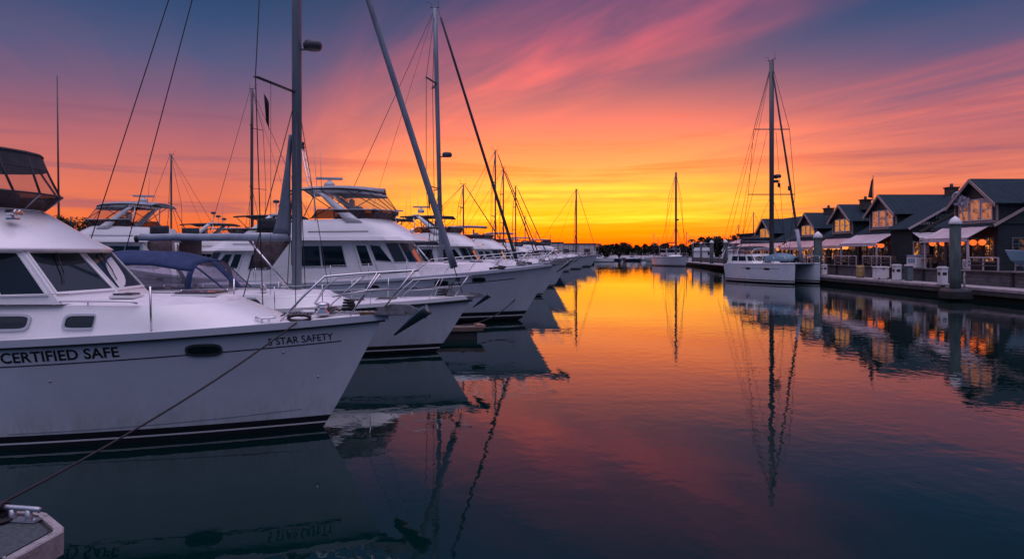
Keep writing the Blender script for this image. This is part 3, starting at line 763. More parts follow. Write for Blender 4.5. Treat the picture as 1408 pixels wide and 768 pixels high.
# ------------------------------------------------------------------ sailing yacht
def sail_yacht(name, label, loc, rz=0, L=12.0, B=3.6, zb=1.53, zs=1.1, over=1.05, mast_x=-4.95, mast_h=15.6, masthead=None, mast_r=.13, group=None, hull_m=None,
               boom=True, boom_z=None, boom_len=4.4, cover=None, dodger=False, radar_z=None, spread=(.45, .75), spread_len=1.5, furled=True, detail=2, fore_z=None, low=(.05,.10,.13,.24), mast_m=None,
               flag=None, backstays=None, stay_r=.10, cat='sailing yacht', radar_s=.25, rig_r=.012, sheet=True, luff=False, rake=0.0, rail_n=4):
    t = thing(name, loc, rz, label, cat, group); hull_m = hull_m or hullw; mast_m = mast_m or alu
    H = Hull(L, B, zb, zs, over, dexp=2.4, wexp=1.65, tm=.42, tran=.75)
    H.build(t, hull_m, list(low), [antifoul, antifoul, gel, boot], nt=30, nrow=6)
    H.deck(t, gel_deck, -.02, .08)
    H.rail_strip('toe_rail', t, gel if detail > 1 else rub, -.05, .03, .10, x1=.02)
    if detail > 1:
        H.rail_strip('sheer_stripe', t, boot, -.12, .012, .05, x1=.0)
        for s_ in (-1, 1): H.line_on('cove_stripe', t, stripe_m, -4.4, -1.1, lambda x: H.sheer_x(x)-.30, .03, s_)
    # coachroof
    xf, xa = -L*.30, -L*.72; hw = B*.30
    ob = outline(xf+.5, xa, hw+.12, L*.16, 8); ot = outline(xf-.2, xa, hw, L*.14, 8)
    w = Wall(ob, ot, lambda x: H.sheer_x(x)+.0, lambda x: H.sheer_x(-L*.5)+.40); mb = MB(); w.shell(mb, gel, 2, capm=gel_deck, crown=.10, smooth=True); cr = mb.build('coachroof', t)
    n = len(ob); sl = (xf+.5-L*.16-xa)
    for side in (0, 1):
        for (a, b) in ((.12, .42), (.50, .72), (.80, .97)):
            o2 = [((x if side == 0 else n-1-x), y) for x, y in rect2(a, b, .40, .78)]
            window_part(cr, w, o2, sl, .4, gel_grey, fw=.02)
    # mast
    top = masthead or mast_h; dk = H.sheer_x(mast_x)+.35
    lean = rake
    mb = MB(); pts = [V((mast_x+lean*(z-dk)/(top-dk), 0, z)) for z in (dk, lerp(dk, top, .5), lerp(dk, top, .8), top)]
    mb.tube(pts, (mast_r, mast_r*.72), mast_m, 14)
    MT = lambda z: V((mast_x+lean*(z-dk)/(top-dk), 0, z))
    mb.lathe(MT(dk)-V((0,0,.02)), [(mast_r*1.5, 0), (mast_r*1.5, .06), (mast_r*1.15, .09)], black, 14)
    ms = mb.build('mast', t)
    b = MB(); b.tube([MT(top)+V((-.25, 0, .05)), MT(top)+V((.22, 0, .05))], .02, black, 6); b.tube([MT(top)+V((.18, 0, .05)), MT(top)+V((.18, 0, .45))], .008, black, 5); b.tube([MT(top)+V((-.2,0,.05)), MT(top)+V((-.2,0,.30)), MT(top)+V((-.45,0,.33))], .01, black, 5); b.build('wind_vane', ms)
    # spreaders + shrouds
    tips = {}
    for i, q in enumerate(spread):
        z = q if q > 1 else lerp(dk, top, q); ln = spread_len*(1 if i == 0 else .8)
        for s_ in (-1, 1):
            tip = MT(z)+V((-.30*ln, s_*ln*.95, .05)); b = MB(); b.tube([MT(z), tip], (.05*max(mast_r/.1, .7), .02), mast_m if mast_r < .1 else alu_dark, 6); b.build('spreader', t); tips[(i, s_)] = tip
    for s_ in (-1, 1):
        e = H.edge(mast_x-.3, s_, .08)
        path = [e] + [tips[(i, s_)] for i in range(len(spread))] + [MT(mast_h-.1)]
        tube_part('shroud', path, rig_r, wire, t, 5)
        tube_part('shroud', [H.edge(mast_x-.9, s_, .10), MT(spread[0] if spread[0] > 1 else lerp(dk, top, spread[0]))], rig_r, wire, t, 5)
        tube_part('shroud', [H.edge(mast_x+.5, s_, .10), MT(spread[0] if spread[0] > 1 else lerp(dk, top, spread[0]))], rig_r*.8, wire, t, 5)
    # forestay
    bow = V((-.28, 0, zb+.12)); hd = MT(mast_h)+V((mast_r, 0, 0))
    if furled:
        mb = MB(); P0 = bow.lerp(hd, .05); P1 = bow.lerp(hd, .965); mb.tube([P0, bow.lerp(hd, .09), bow.lerp(hd, .4), bow.lerp(hd, .8), P1], stay_r, jibcloth if detail > 1 else canvas_dark, 10, r2=stay_r*.55)
        mb.build('furled_jib', t); mb = MB(); mb.tube([bow, hd], rig_r, wire, 5); mb.lathe(bow.lerp(hd, .028), [(.09, -.06), (.10, -.05), (.05, 0), (.10, .05), (.09, .06)], black, 14); mb.build('forestay', t)
    else: tube_part('forestay', [bow, hd], rig_r, wire, t, 5)
    for bs in (backstays or [V((-L+.15, 0, zs+.1))]):
        tube_part('backstay', [V(bs), MT(top)], rig_r, wire, t, 5)
    # boom with cover
    if boom:
        bz = boom_z or dk+.9; x0 = mast_x-mast_r; x1 = mast_x-boom_len
        mb = MB(); mb.tube([V((x0, 0, bz)), V((x1, 0, bz+.02))], (.065, .08), mast_m, 10); mb.tube([V((x1+.02,0,bz)), V((x1-.04,0,bz))], .10, black, 8); bo = mb.build('boom', t)
        if cover:
            mb = MB(); q = []
            for i in range(13):
                a = i/12; q.append(V((lerp(x0-.05, x1+.1, a), .0, bz+.045+.012*sin(a*19))))
            mb.tube(q, (.085, .105), cover, 10, r2=None); mb.build('sail_cover', t)
        tube_part('vang', [V((x0, 0, dk+.1)), V((mast_x-1.35, 0, bz-.05))], .035, steel, t, 8)
        if sheet:
            tube_part('mainsheet', [V((x1+.4, 0, bz-.05)), V((x1+.2, 0, zs+.45))], .012, rope_m, t, 5)
            tube_part('topping_lift', [V((x1, 0, bz+.05)), MT(top)], rig_r*.6, wire, t, 5)
    if radar_z:
        c = MT(radar_z)+V((.45, 0, 0)); b = MB(); b.tube([MT(radar_z-.12), c-V((0,0,.12))], .035, mast_m, 6); b.box(c-V((0,0,.11)), (.35,.2,.03), alu_dark); b.build('radar_bracket', t); radome(t, c, radar_s)
    # deck gear
    bow_rail(t, H, -2.2, -.35, .58, .013, 2, .12, mid=detail > 1, rake=.12)
    stanchions(t, H, [-L+.4+i*(L-3.0)/(rail_n+1) for i in range(rail_n+2)], .6, r=.012, wires=True)
    if detail > 1:
        for (x, s_) in ((-2.4, .5), (-3.3, .45), (-6.2, .5)):
            b = MB(); z = H.sheer_x(x)+ (.06 if x > -3.5 else .50); b.box((x, 0, z+.03), (s_, s_, .05), smoke, bev=.015); b.box((x, 0, z+.005), (s_+.1, s_+.1, .04), gel, bev=.01); b.build('deck_hatch', t)
        for s_ in (-1, 1):
            for x in (-5.6, -8.2):
                b = MB(); b.lathe((x, s_*hw*.7, H.sheer_x(x)+.48), [(.09, 0), (.07, .05), (.06, .10), (.085, .15), (.085, .17), (.03, .18)], steel, 14); b.build('winch', t)
        anchor_parts(t, -.15, zb-.02, .85, True)
        b = MB(); b.tube([(-.85+.13*cos(a/3), .13*sin(a/3), zb+.03+.012*a/3) for a in range(60)], .018, rope_m, 5); b.build('rope_coil', t)
        b = MB(); b.tube([V((-.75, 0, zb+.05)), V((-.62, .05, zb+.34)), V((-.52, -.02, zb+.42)), V((-.6, -.1, zb+.2))], .02, black, 6); b.box((-.6, 0, zb+.10), (.22, .16, .16), galv, bev=.03); b.build('windlass', t)
    else: anchor_parts(t, -.15, zb-.02, .7, False)
    if flag:
        p = tips[(0, -1)].lerp(MT(spread[0]), .35); b = MB()
        b.slab(lambda a, c: p+V((-.05-.12*a*(1-.5*c), .05*sin(a*4), -.55-.75*c+.25*a)), 5, 5, .008, black); b.tube([p, p-V((0,0,6))], .006, wire, 4); b.build('pennant', t)
    if luff:
        # tall luff of the stowed mainsail rising along the mast
        mb = MB(); bz = boom_z or dk+.9
        def fn(a, c):
            z = lerp(bz+.1, luff, a); w_ = lerp(.50, .0, a**.95); return V((mast_x-mast_r-.0-c*w_*(1-.15*sin(pi*a)), .05*sin(9*a)*c, z))
        mb.slab(fn, 12, 4, .10, jibcloth); mb.build('mainsail_luff', t)
    return t, H
# ================================================================== SETTING
def water_material():
    m = bpy.data.materials.new('water'); m.use_nodes = True; n = m.node_tree; p = n.nodes['Principled BSDF']; G = NG(n)
    p.inputs['Base Color'].default_value = (.0002, .0115, .0108, 1); p.inputs['Roughness'].default_value = .015; p.inputs['IOR'].default_value = 1.42; p.inputs['Specular Tint'].default_value = (.55, .78, .82, 1)
    geo = G.n('ShaderNodeNewGeometry'); mp = G.n('ShaderNodeMapping'); mp.inputs['Scale'].default_value = (1, 1.0, 1); G.l(geo.outputs['Position'], mp.inputs[0])
    a = G.noise(mp.outputs[0], 2.4, 2, .5, .2)
    mp2 = G.n('ShaderNodeMapping'); mp2.inputs['Scale'].default_value = (.25, .6, 1); mp2.inputs['Rotation'].default_value = (0, 0, R(12)); G.l(geo.outputs['Position'], mp2.inputs[0])
    b = G.noise(mp2.outputs[0], 1.0, 2, .5)
    c = G.noise(mp2.outputs[0], .13, 2, .5)           # patches of breeze
    h = G.m('ADD', G.m('MULTIPLY', G.m('MULTIPLY', a, .0034), G.smooth(c, .35, .62, .55, 1.25)), G.m('MULTIPLY', b, .0040))
    fine = G.noise(mp.outputs[0], 8.0, 2, .5)
    h = G.m('ADD', h, G.m('MULTIPLY', fine, .00045))
    bp = G.n('ShaderNodeBump'); bp.inputs['Distance'].default_value = 1.0; bp.inputs['Strength'].default_value = 1.0
    G.l(h, bp.inputs['Height']); G.l(bp.outputs[0], p.inputs['Normal'])
    return m
wm = water_material()
b = MB(); b.add([(-3000, -300, 0), (3000, -300, 0), (3000, 6000, 0), (-3000, 6000, 0)], [(0,1,2,3)], wm); b.build('water', kind='structure')
land_m = mat('earth', (.05,.045,.03), .95, var=.5, vscale=.05)
b = MB(); b.prism([(-3000, 262), (-30, 262), (60, 270), (75, 215), (60, 165), (3000, 165), (3000, 6000), (-3000, 6000)], -.5, .9, land_m); b.build('far_shore', kind='structure')
b = MB(); b.prism([(-3000, 40), (-56, 40), (-52, 95), (-95, 262.5), (-3000, 262.5)], -.5, .92, land_m); b.build('near_bank', kind='structure')

# ================================================================== NEAR CRUISER (lettered hull)
def near_cruiser():
    t = thing('motor_cruiser', (-2.05, 11.05, 0), R(-1.5), 'large white cruiser in the foreground with black CERTIFIED SAFE lettering on its hull', 'motor cruiser')
    H = Hull(12.5, 3.9, 1.80, 1.44, .98, dexp=2.5, wexp=1.75, tm=.40, tran=.9, shp=1.9)
    H.build(t, hullw, [.0, .075, .10, .20], [antifoul, antifoul, gel, boot], nt=60, nrow=16)
    H.deck(t, gel_deck, -.03, .05, nt=50)
    H.rail_strip('rub_rail', t, rub, -.085, .035, .10, x1=.03, n=60)
    H.rail_strip('rail_black_line', t, boot, -.115, .012, .028, x1=.01, n=60)  # narrow black strip just under the rub rail
    f = H.f(-1)
    cove = lambda x: H.sheer_x(x)-.36
    for s_ in (-1, 1): H.line_on('cove_stripe', t, stripe_m, -12, -.62, cove, .016, s_, n=60)
    H.line_on('spray_line', t, mat('hull_crease', (.28,.30,.33), .4), -5.0, -1.25, lambda x: .235+.10*((x+5.0)/3.75)**2, .012, -1, .003)
    text_on('lettering', t, f, 'CERTIFIED SAFE', .205, -4.90, lambda x: cove(x)+.055, letter_m, bold=.004, spacing=1.02)
    text_on('lettering', t, f, '5 STAR SAFETY', .155, -1.585, lambda x: cove(x)+.04, letter_m, bold=.0006, spacing=1.0, sx=.83)
    portlight(t, f, -2.40, cove(-2.40)+.075-.02, .20, .062, mat('port_ring', (.05,.055,.06), .3), p=3, w=.032)
    for (x, z) in ((-4.35, 1.0), (-.98, .85), (-1.4, 1.28)):
        b = MB(); p, n = f(x, z); b.tube([p-n*.005, p+n*.012], .014, steel, 10); b.build('drain_fitting', t)
    # trunk cabin with rounded front
    ob = outline(-1.55, -11.5, 1.30, 2.4, 12, .8); ot = outline(-2.35, -11.5, 1.13, 1.6, 12, .8)
    ob[0] = (-11.5, -1.5); ob[-1] = (-11.5, 1.5); ob[1] = (ob[1][0], -1.30); 
    tr = Wall(ob, ot, lambda x: H.sheer_x(x)-.02, lambda x: 2.02+.0*x, bulge=.03)
    b = MB(); tr.shell(b, gel, 6, capm=gel_deck, crown=.10, smooth=True); trunk = b.build('trunk_cabin', t)
    sl = -1.55-2.4+11.5; n = len(ob)
    def su(x): return (x+11.5)/sl
    for x in (-4.08, -5.16, -7.1):
        for side in (0, 1):
            o2 = oval2(su(x), .46, .27/sl, .19, 4.5, 32); o2 = o2 if side == 0 else [(n-1-a, c) for a, c in o2]
            a = MB(); fill_on(a, tr.f(), o2, .010, glass, 2); po = a.build('portlight', t)
            a = MB(); frame_on(a, tr.f(), o2, .035, .006, .022, gel_grey, sl, .5); a.build('frame', po)
    # grab rails
    for side in (-1, 1):
        b = MB(); pts = [V((-5.25, side*1.18, 2.03)), V((-5.1, side*1.175, 2.075))]+[V((lerp(-5.0, -3.45, i/6), side*(1.17-.0*i), 2.085)) for i in range(7)]+[V((-3.35, side*1.12, 2.05))]
        b.tube(pts, .014, steel, 7)
        for x in (-4.55, -4.05): b.tube([(x, side*1.17, 2.02), (x, side*1.17, 2.085)], .010, steel, 6)
        b.build('grab_rail', t)
    # hatches
    for (x, y, sx, sy) in ((-2.92, -.05, .62, .56), (-3.85, -.55, .30, .25)):
        b = MB(); b.box((x, y, 2.115), (sx+.08, sy+.08, .05), gel, bev=.015); h = b.build('deck_hatch', t)
        b = MB(); b.box((x, y, 2.155), (sx, sy, .03), mat('hatch_acrylic', (.10,.08,.09), .06, spec=.9), bev=.01); b.build('hatch_glass', h)
    # pilot house
    pb = [(-11.0, -1.42), (-4.44, -1.20), (-4.22, 0), (-4.44, 1.20), (-11.0, 1.42)]
    pt = [(-11.0, -1.30), (-5.12, -1.06), (-4.98, 0), (-5.12, 1.06), (-11.0, 1.30)]
    pw = Wall(pb, pt, 2.04, 2.84)
    b = MB(); pw.shell(b, gel, 1, cap=False); house = b.build('pilothouse', t)
    fw_m = gel
    def win(name, o2, s): 
        return window_part(house, pw, o2, s, .8, fw_m, name=name, fw=.03, off=.006, th=.02)
    sl2 = 6.56
    def s2(x): return (x+11.0)/sl2
    for sd in (0, 1):
        fl = (lambda o: o) if sd == 0 else (lambda o: [(4-a, c) for a, c in o])
        win('side_window', fl(quad2([(.885, .17), (.984, .19), (.984, .92), (.885, .93)], 6)), sl2)
        win('side_window', fl(quad2([(.70, .17), (.865, .17), (.865, .93), (.70, .93)], 6)), sl2)
    win('windshield', quad2([(1.06, .20), (1.95, .20), (1.93, .92), (1.06, .92)], 6), 1.2)
    win('windshield', quad2([(2.05, .20), (2.94, .20), (2.94, .92), (2.07, .92)], 6), 1.2)
    for s_ in (1.5, 2.5):
        b = MB(); p0, n0 = pw.f()(s_, .93); p1, n1 = pw.f()(s_-.15, .52); b.tube([p0+n0*.05, p1+n1*.04], .010, black, 6); p2, n2 = pw.f()(s_-.25, .35); b.tube([p1+n1*.035, p2+n2*.03], .008, black, 5); b.box(p0+n0*.05, (.07, .05, .06), black, bev=.01); b.build('wiper', t)
    # brow roof sweeping up to the flybridge
    rings = []
    NB = 22
    for (xf, w_, fr, z) in ((-4.50, 1.50, 1.5, 2.79), (-4.42, 1.53, 1.5, 2.83), (-4.47, 1.51, 1.5, 2.87), (-4.75, 1.44, 1.5, 3.03), (-5.08, 1.37, 1.45, 3.25), (-5.38, 1.31, 1.4, 3.45), (-5.58, 1.27, 1.35, 3.54)):
        rings.append([V((x, y, z - .05*max(0, (-x-7)/4))) for x, y in outline(xf-.30-.15*(z-2.79)/.75, -11.2, w_, fr, NB, .85)])
    b = MB(); K = len(rings[0]); vs = [p for r in rings for p in r]
    b.add(vs, [(j*K+i, j*K+i+1, (j+1)*K+i+1, (j+1)*K+i) for j in range(len(rings)-1) for i in range(K-1)], gel, True)
    b.add(rings[0], [list(range(K))], gel); b.add(rings[-1], [list(range(K))[::-1]], gel_deck)
    b.add([rings[0][0]]+[r[0] for r in rings[1:]]+[r[-1] for r in rings[::-1]], [list(range(2*len(rings)))], gel); b.build('roof', t)
    # searchlight / horn on the brow
    b = MB(); c = V((-5.50, -.72, 3.33)); b.box(c+V((0,0,-.03)), (.16, .12, .03), steel, bev=.01); b.tube([c+V((0,0,-.03)), c+V((0,0,.03))], .02, steel, 8)
    for dy in (-.045, .045): b.lathe((c.x-.08, c.y+dy, c.z+.06), [(.02, 0), (.045, .02), (.045, .15), (.052, .17), (.03, .172)], steel, 12, 'X')
    b.build('spot_light', t)
    # flybridge smoked screen (flares outwards), framed
    sb = outline(-5.86, -10.5, 1.20, 1.3, 10, .85); st_ = outline(-5.60, -10.3, 1.36, 1.35, 10, .85)
    sw = Wall(sb, st_, 3.50, lambda x: 3.74+.03*max(0, -x-6)); n2 = len(sb)
    b = MB()
    for i in range(n2-1): b.slab(lambda a, c, i=i: sw.P(i+a*.999, c), 2, 1, .012, smoke, False)
    scr = b.build('windscreen', t)
    b = MB(); rim = [sw.P(min(i/3, n2-1-1e-5), 1) for i in range(3*(n2-1)+1)]; b.tube(rim, .017, black, 6); b.tube([sw.P(min(i/3, n2-1-1e-5), 0.02) for i in range(3*(n2-1)+1)], .014, black, 6)
    for s_ in (.80, 2.2, 4, 6, 8, 9.8): b.tube([sw.P(s_, 0), sw.P(s_, 1)], .018, gel_grey, 6)
    b.build('screen_frame', scr)
    # canopy and clear curtains
    cb = outline(-5.84, -10.3, 1.22, 1.45, 10, .9)
    def cp(u, inset=0.0, z=0.0):
        i = min(int(u), n2-2); k = u-i; p = V((*cb[i], 0)).lerp(V((*cb[i+1], 0)), k)
        return V((lerp(p.x, -8.0, inset), p.y*(1-inset), 4.40+.06*max(0, -p.x-5.5)*.35+z))
    b = MB(); K2 = 40; vs = []; 
    for r, zz in ((0, -.02), (0, .03), (.25, .10), (.6, .15), (1.0, .17)):
        for k in range(K2+1): vs.append(cp(k/K2*(n2-1-1e-4), r, zz))
    b.add(vs, [(r*(K2+1)+k, r*(K2+1)+k+1, (r+1)*(K2+1)+k+1, (r+1)*(K2+1)+k) for r in range(4) for k in range(K2)], canvas_dark, True); can = b.build('canopy', t)
    b = MB(); b.tube([cp(k/K2*(n2-1-1e-4)) for k in range(K2+1)], .022, canvas_dark, 6); b.build('canopy_rim', can)
    def cur(a, c):
        u = a*(n2-1-1e-4); p = cp(u).lerp(sw.P(u, 1), c); s_ = sin(pi*c)*.03; return p+V((-s_, 0, 0))
    b = MB(); b.grid(lambda a, c: cur(a, c*.36)+V((.004, 0, 0)), 40, 4, canvas_dark); b.build('valance', can)
    b = MB(); b.grid(lambda a, c: cur(a, .36+.64*c), 40, 6, vinyl); b.build('clear_panel', t)
    for (u0, u1) in ((.72, 1.35), (1.15, .55), (3.0, 3.3), (4.8, 5.0), (6.2, 6.0), (7.6, 7.4), (9.2, 9.0)):
        tube_part('canopy_strut', [cp(u0, .01), cp(lerp(u0, u1, .5), .02).lerp(sw.P(lerp(u0, u1, .5), 1), .5), sw.P(u1, 1)], .018, black if u0 < 3 else canvas_dark, t, 6)
    b = MB(); b.box((-7.2, -.3, 3.85), (.55, .5, .5), white_p, bev=.08); b.box((-7.45, -.3, 4.1), (.12, .5, .45), white_p, bev=.05); b.build('helm_seat', t)
    b = MB(); b.box((-6.4, -.1, 3.68), (.35, 1.1, .30), gel_grey, bev=.06); b.build('helm_console', t)
    # whip antenna
    tube_part('antenna', [V((-6.02, 1.05, 3.4)), V((-6.05, 1.05, 5.92))], .018, alu_dark, t, 6, r2=.009)
    # bow pulpit over the anchor platform
    b = MB()
    P = lambda px, py, Y: at(px, py, Y) - V((-2.05, 11.05, 0))
    nr = [P(386, 442, 10.35), P(420, 405, 10.45), P(447, 380, 10.55), P(500, 375.5, 10.8), P(570, 371.5, 11.02)]
    fr_ = [P(570, 371.5, 11.14), P(508, 377, 11.55), P(462, 382, 11.75), P(445, 395, 11.8), P(430, 418, 11.75)]
    b.tube(nr+[V((nr[-1].x+.05, 0, nr[-1].z))]+fr_, .0165, steel, 8); b.build('bow_rail', t)
    for a, c in (((482, 434, 10.75), (519, 375, 10.85)), ((528, 423, 10.98), (569, 372, 11.0)), ((440, 430, 11.7), (500, 378, 11.6)), ((492, 417, 11.45), (522, 376, 11.45)), ((430, 434, 10.5), (463, 379, 10.62))):
        if a[0] == 430: continue
        tube_part('rail_post', [P(*a), P(*c)], .0135, steel, t, 7)
    b = MB(); b.tube([P(470, 405, 10.62)+V((0,0,.0)), P(505, 399, 10.8), P(548, 397, 10.99)], .010, steel, 6); b.tube([P(455, 408, 11.75), P(505, 400, 11.55), P(548, 397, 11.13)], .010, steel, 6); b.build('mid_rail', t)
    stanchions(t, H, [-8.0, -5.15, -3.02], .64, r=.016, wires=False)
    e = [H.edge(x, -1, .06, .02)+V((0, -.03, .61)) for x in (-8.0, -5.15)]
    tube_part('lifeline', e+[V((-4.25, -1.28, 2.15+.05))], .006, steel, t, 5)
    # anchor, roller, windlass, chocks
    anchor_parts(t, -.02, 1.79, .98, True)
    b = MB(); b.box((-.95, .10, 1.86), (.34, .24, .12), galv, bev=.03); b.lathe((-.95, -.12, 1.80), [(.10, 0), (.12, .04), (.07, .09), (.10, .14), (.11, .18), (.05, .20)], steel, 16); b.build('windlass', t)
    b = MB(); b.tube([V((-.95+i*.045, .06*sin(i*2.1)*.3, 1.835+.01*cos(i*3))) for i in range(20)], .018, galv, 5); b.build('anchor_chain', t)
    b = MB(); b.tube([(-.62+.11*cos(a/3)*(1-a/200), .22+.11*sin(a/3)*(1-a/200), 1.85+.0025*a) for a in range(70)], .020, rope_m, 5); b.build('rope_coil', t)
    b = MB(); e = H.edge(-1.15, -1, .03, .03); b.lathe((0, 0, 0), [(.001, 0)], black, 3) if False else None
    q = [e+V((.16*cos(2*pi*i/20), .05*cos(2*pi*i/20)*.6, .045*sin(2*pi*i/20)+.03)) for i in range(21)]; b.tube(q, .024, black, 8, caps=False); b.build('fairlead', t)
    for (x, y) in ((-1.7, -.55), (-1.35, .5), (-2.0, .2)): cleat(t, V((x, y, H.sheer_x(x)+.02)), 1.0, rz=.2)
    b = MB()
    for k in range(26):
        a = k*.9; b.tube([V((-1.55+.018*k, -.30+.10*sin(a), 1.80)), V((-1.5+.018*k, -.22+.1*cos(a*1.3), 1.84))], .012, galv if k % 2 else rope_m, 5)
    b.build('deck_gear', t)
    return t, H
nb, nbH = near_cruiser()

# ================================================================== SECOND BOAT: sailing yacht with blue canvas
B_loc = V((-1.12, 19.4, 0))
sb_, sbH = sail_yacht('sailing_yacht', 'white sailing yacht with navy canvas cockpit cover, second boat from the camera', B_loc, R(-1), L=12.4, B=3.8, zb=1.53, zs=1.15, over=1.0,
    mast_x=-4.95, mast_h=15.6, masthead=21.0, mast_r=.185, boom=True, boom_z=3.17, boom_len=4.55, cover=sailcloth, radar_z=8.62, radar_s=.26,
    spread=(7.27, 12.0), spread_len=1.75, stay_r=.11, flag=True, luff=6.1, detail=2, rig_r=.014,
    sheet=False, backstays=[V((-11.2, 0, 2.0)), V((-10.05, 0, 2.0))], rail_n=7)
def dodger(t, H):
    # arched canvas over the cockpit, clear windows front and side
    st = [(-11.3, 1.35, .70), (-10.8, 1.45, 1.26), (-9.6, 1.48, 1.42), (-8.4, 1.45, 1.38), (-7.35, 1.36, 1.14), (-6.75, 1.22, .55), (-6.3, 1.12, .10)]
    zb = 1.42
    def ev(u, a):
        u = min(max(u, 0), len(st)-1-1e-6); i = int(u); k = u-i; k2 = k
        x, w, h = [lerp(st[i][j], st[i+1][j], k2) for j in range(3)]
        y = -w*math.copysign(abs(cos(a))**.55, cos(a)); z = zb+h*abs(sin(a))**.62
        return V((x, y, z))
    b = MB(); b.slab(lambda p, q: ev(p*4.0, lerp(R(38), R(142), q)), 24, 16, .02, canvas_blue); cv = b.build('canvas_cover', t)
    b = MB(); b.slab(lambda p, q: ev(lerp(0, .8, p), lerp(R(3), R(40), q)), 4, 4, .018, canvas_blue); b.slab(lambda p, q: ev(lerp(0, .8, p), lerp(R(177), R(140), q)), 4, 4, .018, canvas_blue); b.build('side_flap', cv)
    for sgn in (0, 1):
        A = lambda d: R(d) if sgn == 0 else pi-R(d)
        for (u0, u1) in ((.86, 2.3), (2.42, 3.9)):
            b = MB(); b.grid(lambda p, q: ev(lerp(u0, u1, p), lerp(A(4), A(38), q)), 8, 5, dodger_v); b.build('side_window', t)
        for u_ in (.83, 2.36, 3.95):
            b = MB(); b.slab(lambda p, q, u_=u_: ev(u_-.05+.1*p+ (.35 if u_ == 2.36 else 0)*(1-q), lerp(A(2), A(39), q)), 2, 8, .03, canvas_blue); b.build('canvas_strap', cv)
        b = MB(); b.slab(lambda p, q: ev(lerp(.8, 5.9, p), lerp(A(1), A(5), q)), 16, 1, .03, canvas_dark); b.build('base_strip', cv)
    for (a0, a1) in ((8, 52), (56, 88), (92, 124), (128, 172)):
        b = MB(); b.grid(lambda p, q: ev(lerp(4.06, 5.85, q), R(lerp(a0, a1, p))), 8, 6, dodger_v); b.build('front_window', t)
    for a_ in (6, 54, 90, 126, 174):
        b = MB(); b.slab(lambda p, q, a_=a_: ev(lerp(3.98, 5.95, q), R(a_-1.6+3.2*p)), 1, 8, .03, canvas_blue); b.build('canvas_strap', cv)
    tube_part('dodger_frame', [ev(4.02, R(d)) for d in range(4, 178, 6)], .022, canvas_blue, t, 6)
dodger(sb_, sbH)

# small finger float at the second boat's bow
fl = thing('mooring_float', (-1.35, 22.4, 0), R(8), 'weathered grey wooden float end showing behind the second boat\'s bow', 'float')
b = MB(); b.box((-2.2, 0, .32), (5.2, .7, .14), mat('old_wood', (.15,.11,.09), .9, var=.5, vscale=4, bump=.01, bscale=14, stretch=(.3,2,1)), bev=.02); b.build('plank_deck', fl)
b = MB(); b.box((-2.2, 0, .06), (4.8, .55, .40), mat('float_black', (.03,.03,.035), .7), bev=.04); b.build('float_body', fl)
b = MB(); b.box((.30, 0, .40), (.25, .5, .12), mat('fender_wood', (.35,.20,.15), .8, var=.4, vscale=6), rz=.3, bev=.03); b.build('fender_block', fl)

# ================================================================== THIRD BOAT and the row beyond
mc, mcH = motor_yacht('flybridge_yacht', 'white flybridge motor yacht with grey canopy and bar radar, third boat from the camera', (1.73, 28.3, 0), R(-1), 1.0, None,
    canopy='vinyl', radar='bar', ladder=True, aft_enclosure=True, detail=2)
sd_, _ = sail_yacht('sailing_yacht', 'sailing yacht with tall dark mast and black furled jib just beyond the third boat', (.75, 36.2, 0), R(-1), L=11.5, B=3.5, zb=1.5, zs=1.15, over=.9,
    mast_x=-4.45, mast_h=15.55, mast_r=.16, mast_m=alu, boom=True, boom_z=3.2, boom_len=4.2, cover=canvas_dark, radar_z=7.9, radar_s=.26, spread=(6.1, 11.6), spread_len=1.6, stay_r=.10, detail=1, rake=-.35, flag=True, rig_r=.016)
me_, _ = motor_yacht('flybridge_yacht', 'white flybridge motor yacht with thin dark bimini, behind the tall black mast', (3.2, 43.5, 0), R(-2), .97, 'flybridge yachts in the left row', canopy='bimini', top_m=canvas_dark, radar='bar', detail=2, low=(.04,.10,.125,.20))
mf, _ = motor_yacht('flybridge_yacht', 'smaller flybridge yacht with a pale boxy bimini frame, next past the dark bimini yacht', (4.6, 55, 0), R(-1), .93, 'flybridge yachts in the left row', canopy='bimini', top_m=canvas_grey, radar=None, detail=1, dark_roof=False, low=(.04,.10,.125,.20))
ss = []
def sy(label, x, Y, top, group='small sailing yachts in the left row', rz=R(-1), cp=None, **k):
    kw = dict(L=10.5, B=3.2, zb=1.6, zs=1.2, over=.9, mast_x=-4.2, mast_h=top, mast_r=.10, mast_m=alu_dark, boom=True, boom_z=2.9, boom_len=3.8, cover=canvas_dark, spread=(.42, .72), spread_len=1.2, stay_r=.07, detail=1, group=group, rig_r=.018)
    kw.update(k); return sail_yacht('sailing_yacht', label, (x, Y, 0), rz, **kw)[0]
# masts: px column of the mast -> bow position
def bow_x(mpx, Y, mx): return (mpx-704)/F_PX*Y - mx
ytop = lambda py, Y: CAM_H+(HOR-py)/F_PX*Y
sy('sailing yacht with dark slender mast right of the boxy bimini', bow_x(681, 62, -4.2), 62, ytop(207, 62))
sy('sailing yacht whose thin mast is second of the close trio', bow_x(692, 70, -4.2), 70, ytop(231, 70), hull_m=navy)
sy('sailing yacht whose thin mast is rightmost of the close trio', bow_x(709, 78, -4.2), 78, ytop(256, 78), hull_m=hullw)
sy('small sailing yacht with short mast between bimini yachts', bow_x(646, 52, -4.2)-.3, 49.3, ytop(255, 50), mast_r=.075, stay_r=.05)
sy('white sailing yacht at the far end of the left row with mast standing clear', bow_x(788, 130, -4.2)+.6, 130, ytop(260, 130), L=13, zb=2.3, zs=1.7, B=4.2, mast_r=.22, over=1.6, rig_r=.03, spread=(.35, .62), stay_r=.06, hull_m=hullw)
